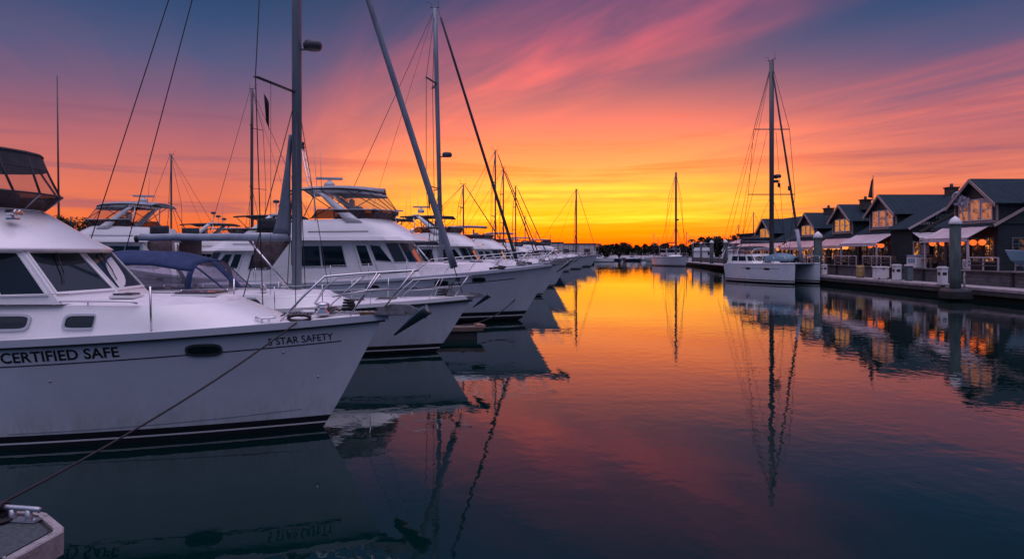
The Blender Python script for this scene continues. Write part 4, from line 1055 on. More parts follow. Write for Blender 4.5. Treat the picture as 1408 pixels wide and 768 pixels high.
mg, _ = motor_yacht('motor_yacht', 'dark hulled motor yacht poking out past the bimini yachts', (7.0, 88, 0), R(-2), .85, 'distant yachts in the left row', canopy='bimini', radar=None, detail=1, hull_m=navy, hull_stripe=False, low=(.04,.10,.125,.20))
for (x, Y, lab, rz) in ((9.3, 98, 'white motor yacht beyond the dark hull, bow over its reflection', -2), (12.4, 112, 'white motor yacht next to the last sailing yacht in the left row', -3)):
    copy_tree(mf, None, (x, Y, 0), R(rz), lab, 'distant yachts in the left row')
# outer pontoon walk behind the row: boats whose masts show over the cabins
sy('sailing yacht with tall black mast far left of the big silver mast', bow_x(347, 52, 4.2), 52, ytop(123, 52), 'sailing yachts on the back pontoon', rz=R(179), furled=False, mast_r=.13, spread=(.44, .78), spread_len=1.6, hull_m=hullw)
sy('sailing yacht with short black mast behind the arched yacht', bow_x(236, 62, 4.2), 62, ytop(213, 62), 'sailing yachts on the back pontoon', rz=R(179), furled=False, mast_r=.10, spread=(.55,), spread_len=1.2, hull_m=hullw)
arch, _ = motor_yacht('flybridge_yacht', 'big flybridge yacht facing left with grey canopy, behind the long boom', (-30.6, 39.5, 0), R(180), 1.03, 'yachts on the back pontoon', canopy='vinyl', radar='bar', detail=2, aft_enclosure=True)
dm, _ = motor_yacht('flybridge_yacht', 'flybridge yacht with three round radar domes on its arch', (-26.9, 44, 0), R(180), .88, 'yachts on the back pontoon', canopy='bimini', radar='domes', detail=1, top_m=canvas_dark)
copy_tree(mf, None, (-16.2, 60, 0), R(0), 'small white yacht with pale bimini seen under the boom', 'yachts on the back pontoon')
copy_tree(mf, None, (-9.5, 74, 0), R(182), 'small white yacht half hidden behind the third boat\'s cabin', 'yachts on the back pontoon')
copy_tree(me_, None, (-17.0, 47.5, 0), R(181), 'white yacht stern on behind the third boat\'s aft deck', 'yachts on the back pontoon')

sy('sailing yacht with dark stack of covers low behind the navy cockpit canvas', -24.5, 30.5, 11.0, 'sailing yachts on the back pontoon', rz=R(180), mast_r=.001, mast_h=3.4, spread=(2.2, 2.8), spread_len=.05, hull_m=hullw, furled=False, boom_z=2.4) if False else None
copy_tree(dm, None, (-19.6, 34.5, 0), R(178), 'low flybridge yacht with round domes between the boom and the navy canvas', 'yachts on the back pontoon')
copy_tree(mf, None, (-22.5, 44.5, 0), R(182), 'small yacht with a pale bimini behind the silver mast\'s boom end', 'yachts on the back pontoon')
pt_ = thing('pontoon', (-20, 33.2, 0), 0, 'long grey pontoon with white dock boxes behind the navy cockpit canvas', 'pontoon')
b = MB(); b.box((0, 0, .42), (22, 1.8, .18), mat('old_wood', (.15,.11,.09), .9), bev=.02); b.build('walkway', pt_)
b = MB(); b.box((0, 0, .12), (21.6, 1.5, .42), mat('float_black', (.03,.03,.035), .7)); b.build('float_body', pt_)
for x in (-8, -3.5, 1, 5.5, 9.5):
    b = MB(); b.box((x, .3, .85), (.9, .55, .62), white_p, bev=.04); b.box((x, .3, 1.19), (.98, .62, .08), white_p, bev=.03); b.build('dock_box', pt_)
# ================================================================== near dock corner, cleat, line
dkm = mat('dock_grit', (.055,.072,.08), .85, var=.45, vscale=30, bump=.004, bscale=160)
dke = mat('dock_kerb', (.31,.28,.29), .75, var=.35, vscale=14, bump=.003, bscale=70)
dk = thing('floating_dock', (-4.6, 5.2, 0), 0, 'grey gritty dock corner with pale edge beam in the bottom left', 'dock')
o = V((-4.6, 5.2, 0))
poly = [(-3.70, 5.70), (-3.76, 5.80), (-4.10, 6.10), (-4.22, 6.15), (-7.0, 6.42), (-7.0, 3.0), (-3.95, 3.0), (-3.78, 4.8)]
def ins(poly, d):
    out_ = []; n = len(poly)
    for i in range(n):
        p0, p1, p2 = V((*poly[i-1], 0)), V((*poly[i], 0)), V((*poly[(i+1) % n], 0))
        a = (p1-p0).normalized(); c = (p2-p1).normalized(); na = V((-a.y, a.x, 0)); nc = V((-c.y, c.x, 0)); m = (na+nc); m = m/max(m.length_squared/2, .3)
        q = p1+m*d; out_.append((q.x, q.y))
    return out_
lp = [(x-o.x, y-o.y) for x, y in poly]; i1 = ins(lp, .075); i2 = ins(lp, .10)
b = MB(); n = len(lp)
ring = lambda A, za, B_, zb_: ([(x, y, za) for x, y in A]+[(x, y, zb_) for x, y in B_], [(i, (i+1) % n, n+(i+1) % n, n+i) for i in range(n)])
for A, za, B_, zb_ in ((lp, .31, lp, .49), (lp, .49, ins(lp, .012), .502), (ins(lp, .012), .502, i1, .502), (i1, .502, i1, .47)): b.add(*ring(A, za, B_, zb_), dke)
b.build('edge_beam', dk)
b = MB(); b.prism(i1, .30, .478, mat('dock_gap', (.02,.02,.02), .9)); b.prism(ins(lp, .115), .478, .492, dkm); b.build('deck_surface', dk)
b = MB()
for (x, y) in ((-3.76, 5.62), (-3.82, 5.2), (-4.06, 6.03), (-4.5, 6.12), (-4.9, 6.16)): b.lathe((x-o.x, y-o.y, .502), [(.016, 0), (.016, .005), (.008, .009)], galv, 8)
b.build('bolt', dk)
b = MB(); b.prism(ins(lp, .16), -.3, .31, mat('float_black', (.03,.03,.035), .7)); b.build('float_body', dk)
ct = thing('dock_cleat', (-4.22, 5.93, .493), R(-6), 'silver horn cleat bolted to the near dock corner', 'cleat')
b = MB()
prof = [V((-.24, 0, .105)), V((-.20, 0, .115)), V((-.08, 0, .112)), V((.08, 0, .108)), V((.16, 0, .105)), V((.185, 0, .098))]
b.tube(prof, .024, mat('cleat_steel', (.42,.45,.5), .35, metal=.8, var=.2, vscale=20), 10); b.build('horn', ct)
b = MB(); cm_ = MATS['cleat_steel']
for x in (-.07, .08): b.tube([(x, 0, 0), (x, 0, .03), (x, 0, .10)], .03, cm_, 10)
b.box((0, 0, .01), (.34, .10, .02), cm_, bev=.008)
for x in (-.13, .13): b.lathe((x, 0, .02), [(.014, 0), (.014, .006), (.004, .009)], steel, 8)
b.build('base', ct)
ml = MB(); st_ = V((-4.27, 5.94, .60)); en = V((-2.05, 11.05, 0))+nbH.edge(-1.18, -1, -.02, -.0)
ml.tube(bez(st_+V((-.16, .02, .02)), en, .10, 24), .0125, rope_m, 7)
for k in range(5):
    ml.tube([st_+V((-.16+.014*k, .05*cos(a)*(1+.1*k), .055*sin(a)-.01)) for a in [2*pi*i/12+k for i in range(13)]], .016, rope_m, 6)
ml.tube([st_+V((-.22+.13*cos(a)*(1+a/30), -.02+.10*sin(a)*(1+a/40), -.085)) for a in [i*.35 for i in range(60)]], .013, rope_m, 6)
ml.build('mooring_line', None, 'dark mooring line from the near dock cleat up to the lettered cruiser\'s bow', 'mooring line')
ml = MB(); ml.tube(bez((-1.6, 22.3, .45), (.15, 28.0, .9), .25, 12), .02, rope_m, 5); ml.build('mooring_line', None, 'thin dark line from the small float to the third boat\'s bow', 'mooring line')
# ================================================================== RIGHT: catamaran
def catamaran():
    # near hull bow at (24.2,59); bows point to the camera's right
    hd = R(-66)
    t = thing('catamaran', (24.35, 59.4, 0), hd, 'white sailing catamaran with a blue tender on its foredeck, moored before the awnings', 'catamaran')
    L = 8.6; sp = 2.95
    for i, y0 in enumerate((0, sp)):
        H = Hull(L, 1.5, 1.78, 1.66, .06, dexp=2.6, wexp=2.2, tm=.55, tran=.05, wlf=.9, shp=1.2)
        piv = bpy.data.objects.new('hull', None)
        # shift vertices so that both hulls share the thing's frame
        o_ = H.build(t, hullw, [.06, .14, .19, .30], [antifoul, antifoul, gel, boot], nt=24, nrow=6)
        for v in o_.data.vertices:
            v.co.y += y0
            k = max(0, (-v.co.x-L+3.0)/3.0); v.co.x -= k*max(0, v.co.z)*.22     # raked overhanging end
        bpy.data.objects.remove(piv)
        d = H.deck(t, gel_deck, -.01, .06, nt=20)
        for v in d.data.vertices: v.co.y += y0
        r = H.rail_strip('toe_rail', t, gel_grey, -.05, .02, .06)
        for v in r.data.vertices: v.co.y += y0
        if i == 0:
            for x in (-2.6, -4.9, -7.4):
                portlight(t, H.f(-1), x, 1.28, .30, .07, black, w=.02)
            H.line_on('cove_stripe', t, stripe_m, -8.6, -1.3, lambda x: 1.3, .03, -1)
        for x in (-.6, -1.9, -3.2):
            for s_ in (-.55,):
                e = V((x, y0+(s_ if i == 0 else -s_), H.sheer_x(x))); tube_part('stanchion', [e, e+V((0, 0, .6))], .02, steel, t, 6)
        tube_part('lifeline', [V((x, y0+(-.55 if i == 0 else .55), 2.45)) for x in (-.5, -3.3)], .012, steel, t, 5)
    b = MB(); b.box((-5.6, sp/2, 1.30), (6.2, sp+.2, .75), gel, bev=.15); b.build('bridge_deck', t)
    b = MB(); b.tube([(-.5, .2, 1.75), (-.5, sp-.2, 1.75)], .07, alu, 8); b.build('crossbeam', t)
    b = MB(); b.slab(lambda a, c: V((lerp(-.6, -2.5, a), lerp(.3, sp-.3, c), 1.72-.05*sin(pi*c))), 6, 6, .01, black); b.build('trampoline', t)
    ob = outline(-4.2, -8.2, 1.75, 1.1, 8, .7); ot = outline(-4.9, -8.0, 1.55, .9, 8, .7)
    sh = [(x, y+sp/2) for x, y in ob]; sh2 = [(x, y+sp/2) for x, y in ot]
    w = Wall([(x, y) for x, y in ob], [(x, y) for x, y in ot], 1.7, 2.55)
    b = MB(); w.shell(b, gel, 1, capm=gel_deck, crown=.08); c_ = b.build('coachroof', t); c_.location = (0, sp/2, 0)
    n = len(ob)
    for (a0, a1) in ((.2, .5), (.55, .93), (1.1, 2.5), (2.7, 4.9), (5.1, 7), (7.3, 8.8), (n-1-.93, n-1-.55)):
        b = MB(); fill_on(b, w.f(), rect2(a0, a1, .3, .8), .01, glass, 3); b.build('cabin_window', c_)
    # bimini over the helm, clear curtains
    def bm(u, a): 
        x = lerp(-5.2, -9.0, u); return V((x, sp/2-1.45*math.copysign(abs(cos(a))**.5, cos(a)), 2.2+1.12*abs(sin(a))**.5*(1-.18*(2*u-1)**4)))
    b = MB(); b.slab(lambda p, q: bm(p, lerp(R(40), R(140), q)), 10, 10, .05, canvas_dark); b.build('bimini', t)
    for A0, A1 in ((4, 40), (140, 176)):
        for u0, u1 in ((.05, .45), (.52, .95)):
            b = MB(); b.grid(lambda p, q: bm(lerp(u0, u1, p), R(lerp(A0, A1, q))), 4, 4, vinyl); b.build('clear_panel', t)
    for u in (0.0, .5, 1.0): tube_part('bimini_frame', [bm(u, R(d)) for d in range(2, 180, 8)], .035, gel, t, 6)
    # upturned tender lashed on the foredeck
    b = MB()
    def td(u, a):
        x = lerp(-.9, -4.4, u); w_ = .95*sin(pi*min(max(.04+.92*u, .02), .98))**.45; return V((x, sp/2-.35-w_*cos(a), 1.95+.72*sin(a)*sin(pi*(.05+.9*u))**.4))
    b.slab(lambda p, q: td(p, pi*q), 18, 14, .04, mat('tender_blue', (.10,.20,.28), .45, var=.25, vscale=2)); b.build('tender_cover', t)
    # mast, boom, rig
    top = ytop(86, 64.5); mx, my = -4.2, sp/2
    b = MB(); b.tube([(mx, my, 2.4), (mx, my, top*.6), (mx, my, top)], (.24, .17), alu_dark, 12, r2=None); ms = b.build('mast', t)
    b = MB(); b.tube([(mx-.5, my, top+.05), (mx+.5, my, top+.05)], .03, black, 5); b.tube([(mx+.4, my, top), (mx+.4, my, top+.7)], .015, black, 5); b.tube([(mx-.4, my, top), (mx-.4, my, top+.4), (mx-.8, my, top+.45)], .015, black, 5); b.build('wind_vane', ms)
    rt = V((cos(-hd), sin(-hd), 0))      # world +X in the boat's frame
    for z, ln in ((ytop(179.5, 64.5), 1.65), (ytop(268, 64.5), 2.15)):
        tube_part('spreader', [V((mx, my, z))-rt*ln, V((mx, my, z)), V((mx, my, z))+rt*ln], .05, alu_dark, t, 6)
    M0 = V((mx, my, 0))
    for s_ in (-1, 1):
        z1, z2 = ytop(268, 64.5), ytop(179.5, 64.5)
        foot = M0+rt*s_*2.3+V((-1.0, 0, 1.9))
        tube_part('shroud', [foot, M0+rt*s_*2.15+V((0,0,z1)), M0+rt*s_*1.65+V((0,0,z2)), M0+V((0,0,top-.2))], .022, wire, t, 5)
        tube_part('shroud', [foot+V((.4,0,0)), M0+V((0,0,z1))], .018, wire, t, 5)
        tube_part('shroud', [foot+V((-.3,0,0)), M0+rt*s_*.4+V((0,0,z2-.2))], .018, wire, t, 5)
    for dxx in (-2.4, -3.6, -4.4):
        tube_part('halyard', [V((mx+dxx, my-1.2, 1.9))-rt*1.0, M0+V((0,0,top-.3))], .018, wire, t, 5)
    hd0 = V((mx, my, top-.4)); bw = V((-.55, sp/2-.1, 1.85))
    b = MB(); b.tube([bw.lerp(hd0, q) for q in (.02, .1, .5, .97)], .13, canvas_dark, 8, r2=.07); b.tube([bw.lerp(hd0, q) for q in (.0, .16)], .15, sailcloth, 8); b.build('furled_jib', t)
    radome(t, V((mx, my, ytop(243, 64.5)))+rt*.55, .33, dark_dome); radome(t, V((mx, my, ytop(250, 64.5)))+rt*.4, .26, dark_dome, 'radar_lower')
    tube_part('radar_bracket', [V((mx, my, ytop(246, 64.5))), V((mx, my, ytop(246, 64.5)))+rt*.55], .05, alu_dark, t, 6)
    b = MB(); b.tube([(mx-.2, my, 3.75), (mx-4.0, my, 3.85)], .12, alu, 8); b.tube([(mx-.3, my, 3.98), (mx-3.8, my, 4.05)], .17, canvas_dark, 8); b.build('boom', t)
    for q, (zz) in ((.55, 9.2), (1.5, 8.9)):
        p = M0+rt*q+V((0,0,zz)); b = MB(); b.slab(lambda a, c: p+rt*(.28*a)+V((0,.03*sin(5*a),-.42*c-.1*a)), 4, 4, .02, black); b.build('signal_flag', t)
    return t
catamaran()

# ================================================================== QUAY
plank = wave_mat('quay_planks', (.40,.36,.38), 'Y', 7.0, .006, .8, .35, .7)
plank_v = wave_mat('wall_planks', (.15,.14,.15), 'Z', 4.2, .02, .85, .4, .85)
dark_wood = mat('dark_timber', (.035,.032,.035), .8, var=.4, vscale=3, bump=.02, bscale=6)
fascia_m = mat('pale_fascia', (.45,.37,.38), .75, var=.35, vscale=2.5, bump=.01, bscale=12)
QX = 27.15
b = MB()
b.prism([(QX, 22), (QX+2.3, 22), (QX+2.3, 92), (QX+9, 92), (40.5, 165), (38.3, 165), (33.2, 105), (QX+1.4, 88), (QX, 74)], .46, .70, plank)
b.build('quay_deck', kind='structure')
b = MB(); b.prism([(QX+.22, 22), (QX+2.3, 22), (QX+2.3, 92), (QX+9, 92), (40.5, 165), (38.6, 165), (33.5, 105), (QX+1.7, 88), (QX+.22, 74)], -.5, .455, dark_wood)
b.build('quay_base', kind='structure')
b = MB()
path = [(QX, 22), (QX, 74), (QX+1.4, 88), (33.2, 105), (38.3, 165)]
for (x0, y0), (x1, y1) in zip(path, path[1:]):
    l_ = sqrt((x1-x0)**2+(y1-y0)**2); a_ = atan2(y1-y0, x1-x0)
    nseg = max(1, int(l_/4.5))
    for k in range(nseg):
        q = (k+.5)/nseg; cxx, cyy = lerp(x0, x1, q), lerp(y0, y1, q)
        b.box((cxx-.05*sin(a_), cyy+.05*cos(a_), .64), (l_/nseg-.03, .09, .16), fascia_m, rz=a_, bev=.01)
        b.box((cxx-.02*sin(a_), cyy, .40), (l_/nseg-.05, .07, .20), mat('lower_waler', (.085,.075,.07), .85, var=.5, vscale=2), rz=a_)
b.build('quay_fascia', kind='structure')
# raised terrace behind a low timber wall
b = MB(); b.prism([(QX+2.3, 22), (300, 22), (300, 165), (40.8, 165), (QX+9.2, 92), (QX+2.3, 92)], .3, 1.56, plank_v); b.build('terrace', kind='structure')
b = MB()
for k in range(16):
    y = 23+k*4.4; b.box((QX+2.24, y, 1.13), (.12, .22, .86), dark_wood, bev=.01)
b.box((QX+2.28, 57, 1.60), (.35, 69.6, .07), mat('terrace_cap', (.17,.15,.16), .8, var=.4, vscale=2), bev=.01)
b.build('terrace_edge', kind='structure')

# pilings
pile_m = mat('pile_wood', (.05,.078,.082), .8, var=.45, vscale=2.2, bump=.02, bscale=7, stretch=(2,2,.4))
def tide(m, top):
    n = m.node_tree; G = NG(n); p = n.nodes['Principled BSDF']; src = p.inputs['Base Color'].links[0].from_socket
    t = G.n('ShaderNodeNewGeometry'); sp = G.n('ShaderNodeSeparateXYZ'); G.l(t.outputs['Position'], sp.inputs[0])
    f = G.noise(t.outputs['Position'], 2.5, 5, .7); z = G.m('ADD', sp.outputs[2], G.m('MULTIPLY', G.m('SUBTRACT', f, .5), .5))
    c = G.mix(G.m('MULTIPLY', G.smooth(z, top, top*.45), .85), src, (.012, .020, .014, 1)); G.l(c, p.inputs['Base Color'])
tide(pile_m, 1.5); tide(dark_wood, .42)
def pile(px, Y, ptop, r, label, collar=False, group='capped pilings along the quay', capm=None):
    x = (px-704)/F_PX*Y; zt = ytop(ptop, Y)
    t = thing('piling', (x, Y, 0), 0, label, 'piling', group)
    b = MB(); b.lathe((0,0,0), [(r*1.03, -1), (r*1.02, .5), (r, zt-r*1.5)], pile_m, 20); b.build('post', t)
    b = MB(); b.lathe((0,0,0), [(r*1.12, zt-r*1.65), (r*1.16, zt-r*1.6), (r*1.14, zt-r*1.15), (r*.75, zt-r*.55), (r*.08, zt)], white_p, 20); b.build('cap', t)
    if collar:
        b = MB()
        for s_ in (-1, 1): b.box((s_*.5, 0, .60), (.12, 1.15, .16), galv, bev=.02); b.box((0, s_*.5, .60), (.9, .12, .16), galv, bev=.02)
        b.box((0, 0, .30), (1.25, 1.25, .40), dark_wood, bev=.03)
        b.build('collar', t)
    return t
pile(1313.5, 39.8, 297, .29, 'tall grey green piling with white pointed cap at the quay corner on the right', True)
pile(1124.5, 63.5, 318, .36, 'piling with pale cap close behind the catamaran\'s bows')
pile(1068, 84, 328, .3, 'piling seen over the catamaran\'s foredeck')
pile(1023, 96, 327, .42, 'piling just left of the catamaran\'s mast')
pile(997.5, 112, 329, .35, 'dark piling with white cap left of the catamaran\'s stern')
pile(978.5, 124, 330, .33, 'second white capped piling left of the catamaran\'s stern')
pile(964, 134, 333, .18, 'thin white capped piling left of the catamaran, third from its stern')
pile(952.5, 146, 333, .18, 'thin white capped piling nearest the far sailing yacht')

# quay furniture
def pedestal(px, Y, w_, h, label, m=None, bin_=False):
    x = (px-704)/F_PX*Y; t = thing('power_pedestal' if not bin_ else 'dock_box', (x, Y, .70), 0, label, 'pedestal' if not bin_ else 'dock box', 'white boxes on the quay')
    m = m or white_p
    if bin_:
        b = MB(); b.box((0, 0, h*.45), (w_*.94, w_*.8, h*.82), m, bev=.04); b.build('body', t)
        b = MB(); b.box((0, 0, h*.92), (w_*1.04, w_*.9, h*.14), m, bev=.04); b.build('lid', t)
        b = MB(); b.box((-w_*.36, -w_*.41, h*.08), (.07, .05, h*.16), black); b.box((w_*.36, -w_*.41, h*.08), (.07, .05, h*.16), black); b.box((0, -w_*.42, h*.82), (.16, .04, .06), steel); b.build('latch', t)
    else:
        b = MB(); b.box((0, 0, h*.44), (w_*.84, w_*.84, h*.88), m, bev=.03); b.box((0, 0, .03), (w_, w_, .06), galv, bev=.01); b.build('body', t)
        b = MB(); b.box((0, 0, h*.92), (w_*1.02, w_*1.02, h*.10), m, bev=.04); b.box((0, 0, h*.98), (w_*.8, w_*.8, h*.05), m, bev=.03); b.build('cap', t)
        b = MB(); b.box((0, -w_*.43, h*.62), (w_*.5, .03, h*.16), black, bev=.01); b.box((-w_*.43, 0, h*.62), (.03, w_*.5, h*.16), black, bev=.01); b.build('socket_panel', t)
    return t
pedestal(1296, 43.4, .52, 1.18, 'white power pedestal just left of the tall capped piling')
pedestal(1233, 50.2, .55, 1.20, 'white power pedestal right of the wide white dock box')
pedestal(1211, 52.6, .95, 1.00, 'wide white dock box between the pedestal and the yellow barrel', bin_=True)
pedestal(1133.5, 61.5, .45, 1.0, 'small white pedestal beside the catamaran\'s bow')
t = thing('waste_bin', (at(1249.5, 400, 49.8).x, 49.8, .70), 0, 'grey green slatted waste bin right of the white pedestal', 'waste bin')
b = MB(); b.box((0, 0, .55), (.42, .42, 1.05), mat('bin_green', (.05,.09,.10), .6), bev=.03)
for k in range(5): b.box((-.16+.08*k, -.22, .5), (.05, .02, .85), mat('bin_slat', (.16,.22,.24), .6))
b.build('body', t)
b = MB(); b.box((0, 0, 1.12), (.48, .48, .12), white_p, bev=.04); b.build('lid', t)
t = thing('barrel', (at(1183, 400, 56).x, 56, .70), 0, 'yellow ochre barrel standing below the planter', 'barrel')
b = MB(); b.lathe((0,0,0), [(.26, 0), (.31, .1), (.33, .5), (.31, .92), (.27, 1.0), (.24, 1.0), (.24, .96)], mat('barrel_yellow', (.42,.26,.07), .6, var=.3, vscale=5), 18)
b.build('body', t)
b = MB()
for z in (.18, .5, .82): b.lathe((0,0,0), [(.335, z-.03), (.345, z), (.335, z+.03)], galv, 18)
b.build('hoop', t)
# water pump fitting by the tall piling
t = thing('hose_stand', (at(1326, 400, 40.8).x, 40.8, .70), 0, 'small brass and white hose stand right of the tall capped piling', 'hose stand')
b = MB(); b.tube([(0,0,0), (0,0,.95)], .05, white_p, 8); b.box((0, 0, 1.0), (.7, .3, .06), fascia_m, bev=.02); b.build('post', t)
b = MB(); b.tube([(.12+.14*cos(a), -.06+.002*a, .62+.14*sin(a)) for a in [i*.4 for i in range(50)]], .02, mat('hose', (.16,.07,.05), .6), 5); b.build('hose', t)

# ================================================================== WATERFRONT BUILDINGS
FX = 31.8
clap = [wave_mat('clapboard_a', (.040,.052,.058), 'Z', 6.0, .02, .8, .25, .35), wave_mat('clapboard_b', (.060,.056,.060), 'Z', 6.0, .02, .8, .25, .35)]
gable_m = wave_mat('gable_boards', (.105,.088,.088), 'Z', 6.0, .02, .8, .3, .3)
roof_m = wave_mat('roof_ribs', (.014,.034,.050), 'X', 2.2, .05, .75, .3, .2)
roof_m2 = wave_mat('roof_ribs_y', (.014,.032,.046), 'Y', 2.2, .05, .75, .3, .2)
trim_m = mat('gable_trim', (.40,.30,.29), .65, var=.25, vscale=3)
trim_d = mat('dark_trim', (.06,.055,.06), .7)
mull_m = mat('pale_mullion', (.55,.47,.50), .6, var=.2, vscale=3)
awn = [mat('awning_mauve', (.58,.47,.51), .85, var=.2, vscale=1.2, bump=.02, bscale=2), mat('awning_pink', (.62,.40,.40), .85, var=.2, vscale=1.2, bump=.02, bscale=2),
       mat('awning_white', (.66,.62,.66), .85, var=.15, vscale=1.2, bump=.02, bscale=2)]
def lit_mat(name, c1, c2, s, scale=1.4, thr=(.42, .62)):
    m = bpy.data.materials.new(name); m.use_nodes = True; n = m.node_tree; p = n.nodes['Principled BSDF']; G = NG(n)
    p.inputs['Base Color'].default_value = (.01,.01,.012,1); p.inputs['Roughness'].default_value = .06
    t = G.n('ShaderNodeTexCoord'); mp = G.n('ShaderNodeMapping'); mp.inputs['Scale'].default_value = (1, 1, 1.6); G.l(t.outputs['Object'], mp.inputs[0])
    f = G.noise(mp.outputs[0], scale, 4, .7)
    G.l(G.mix(G.smooth(f, *thr), c1, c2), p.inputs['Emission Color']); p.inputs['Emission Strength'].default_value = s
    return m
lit_hi = lit_mat('window_glow_bright', (.95,.36,.07,1), (.12,.04,.02,1), .55, 1.1, (.50, .70))  # emission carries sunset reflected in the dormer panes as well as room light
lit_mid = lit_mat('window_glow_rose', (.85,.30,.17,1), (.035,.02,.02,1), .46, 1.2, (.46, .62))  # rose pane glow: mirrored sunset and interior light both put into the emission
lit_lo = lit_mat('lit_shopfront', (.95,.33,.08,1), (.02,.008,.006,1), .95, 2.4, (.36, .52))
lit_dk = lit_mat('dim_shopfront', (.22,.09,.05,1), (.004,.005,.006,1), .5, 2.2, (.36, .50))
lant_m = mat('lantern_glow', (.5,.12,.02), .5, emis=(1,.15,.025), es=1.25)
lant_w = mat('lantern_glow_amber', (.5,.2,.04), .5, emis=(1,.33,.07), es=1.3)
chim_m = mat('brick', (.085,.065,.06), .9, var=.4, vscale=6)

def lantern(x, y, z, label, m=None, s=1.0):
    t = thing('paper_lantern', (x, y, z), 0, label, 'lantern', 'glowing lanterns under the awnings')
    b = MB(); b.lathe((0,0,0), [(.05*s, -.19*s), (.15*s, -.14*s), (.21*s, -.04*s), (.21*s, .05*s), (.15*s, .14*s), (.06*s, .19*s)], m or lant_m, 14); b.build('shade', t)
    b = MB(); b.lathe((0,0,0), [(.07*s, .18*s), (.07*s, .22*s), (.02*s, .24*s)], black, 10); b.tube([(0,0,.22*s), (0,0,.55*s)], .012, black, 5); b.build('cap', t)
    return t
def win_box(parent, x, y0, y1, z0, z1, pane_m, cols=1, rows=2, fr=None, name='window', face='X', d=.05):
    """window in a wall facing -X (face X) or -Y (face Y: y0..y1 then run along x and x is the wall's y)"""
    fr = fr or mull_m
    Pm = (lambda a, z, off: V((x-off, a, z))) if face == 'X' else (lambda a, z, off: V((a, x-off, z)))
    dim = (lambda w_, h, dd: (dd, w_, h)) if face == 'X' else (lambda w_, h, dd: (w_, dd, h))
    b = MB(); b.box(Pm((y0+y1)/2, (z0+z1)/2, .02), dim(y1-y0, z1-z0, .03), pane_m); w = b.build(name, parent)
    b = MB(); t_ = .085
    for a in (y0, y1): b.box(Pm(a, (z0+z1)/2, d), dim(t_, z1-z0+t_*1.6, d), fr)
    for z in (z0, z1): b.box(Pm((y0+y1)/2, z, d+.004), dim(y1-y0+t_*.9, t_, d), fr)
    b.build('frame', w)
    b = MB()
    for i in range(1, cols): b.box(Pm(lerp(y0, y1, i/cols), (z0+z1)/2, d*.8), dim(.05, z1-z0-.06, .03), fr)
    for i in range(1, rows): b.box(Pm((y0+y1)/2, lerp(z0, z1, i/rows), d*.8+.004), dim(y1-y0-.06, .045, .03), fr)
    if cols > 1 or rows > 1: b.build('glazing_bars', w)
    return w

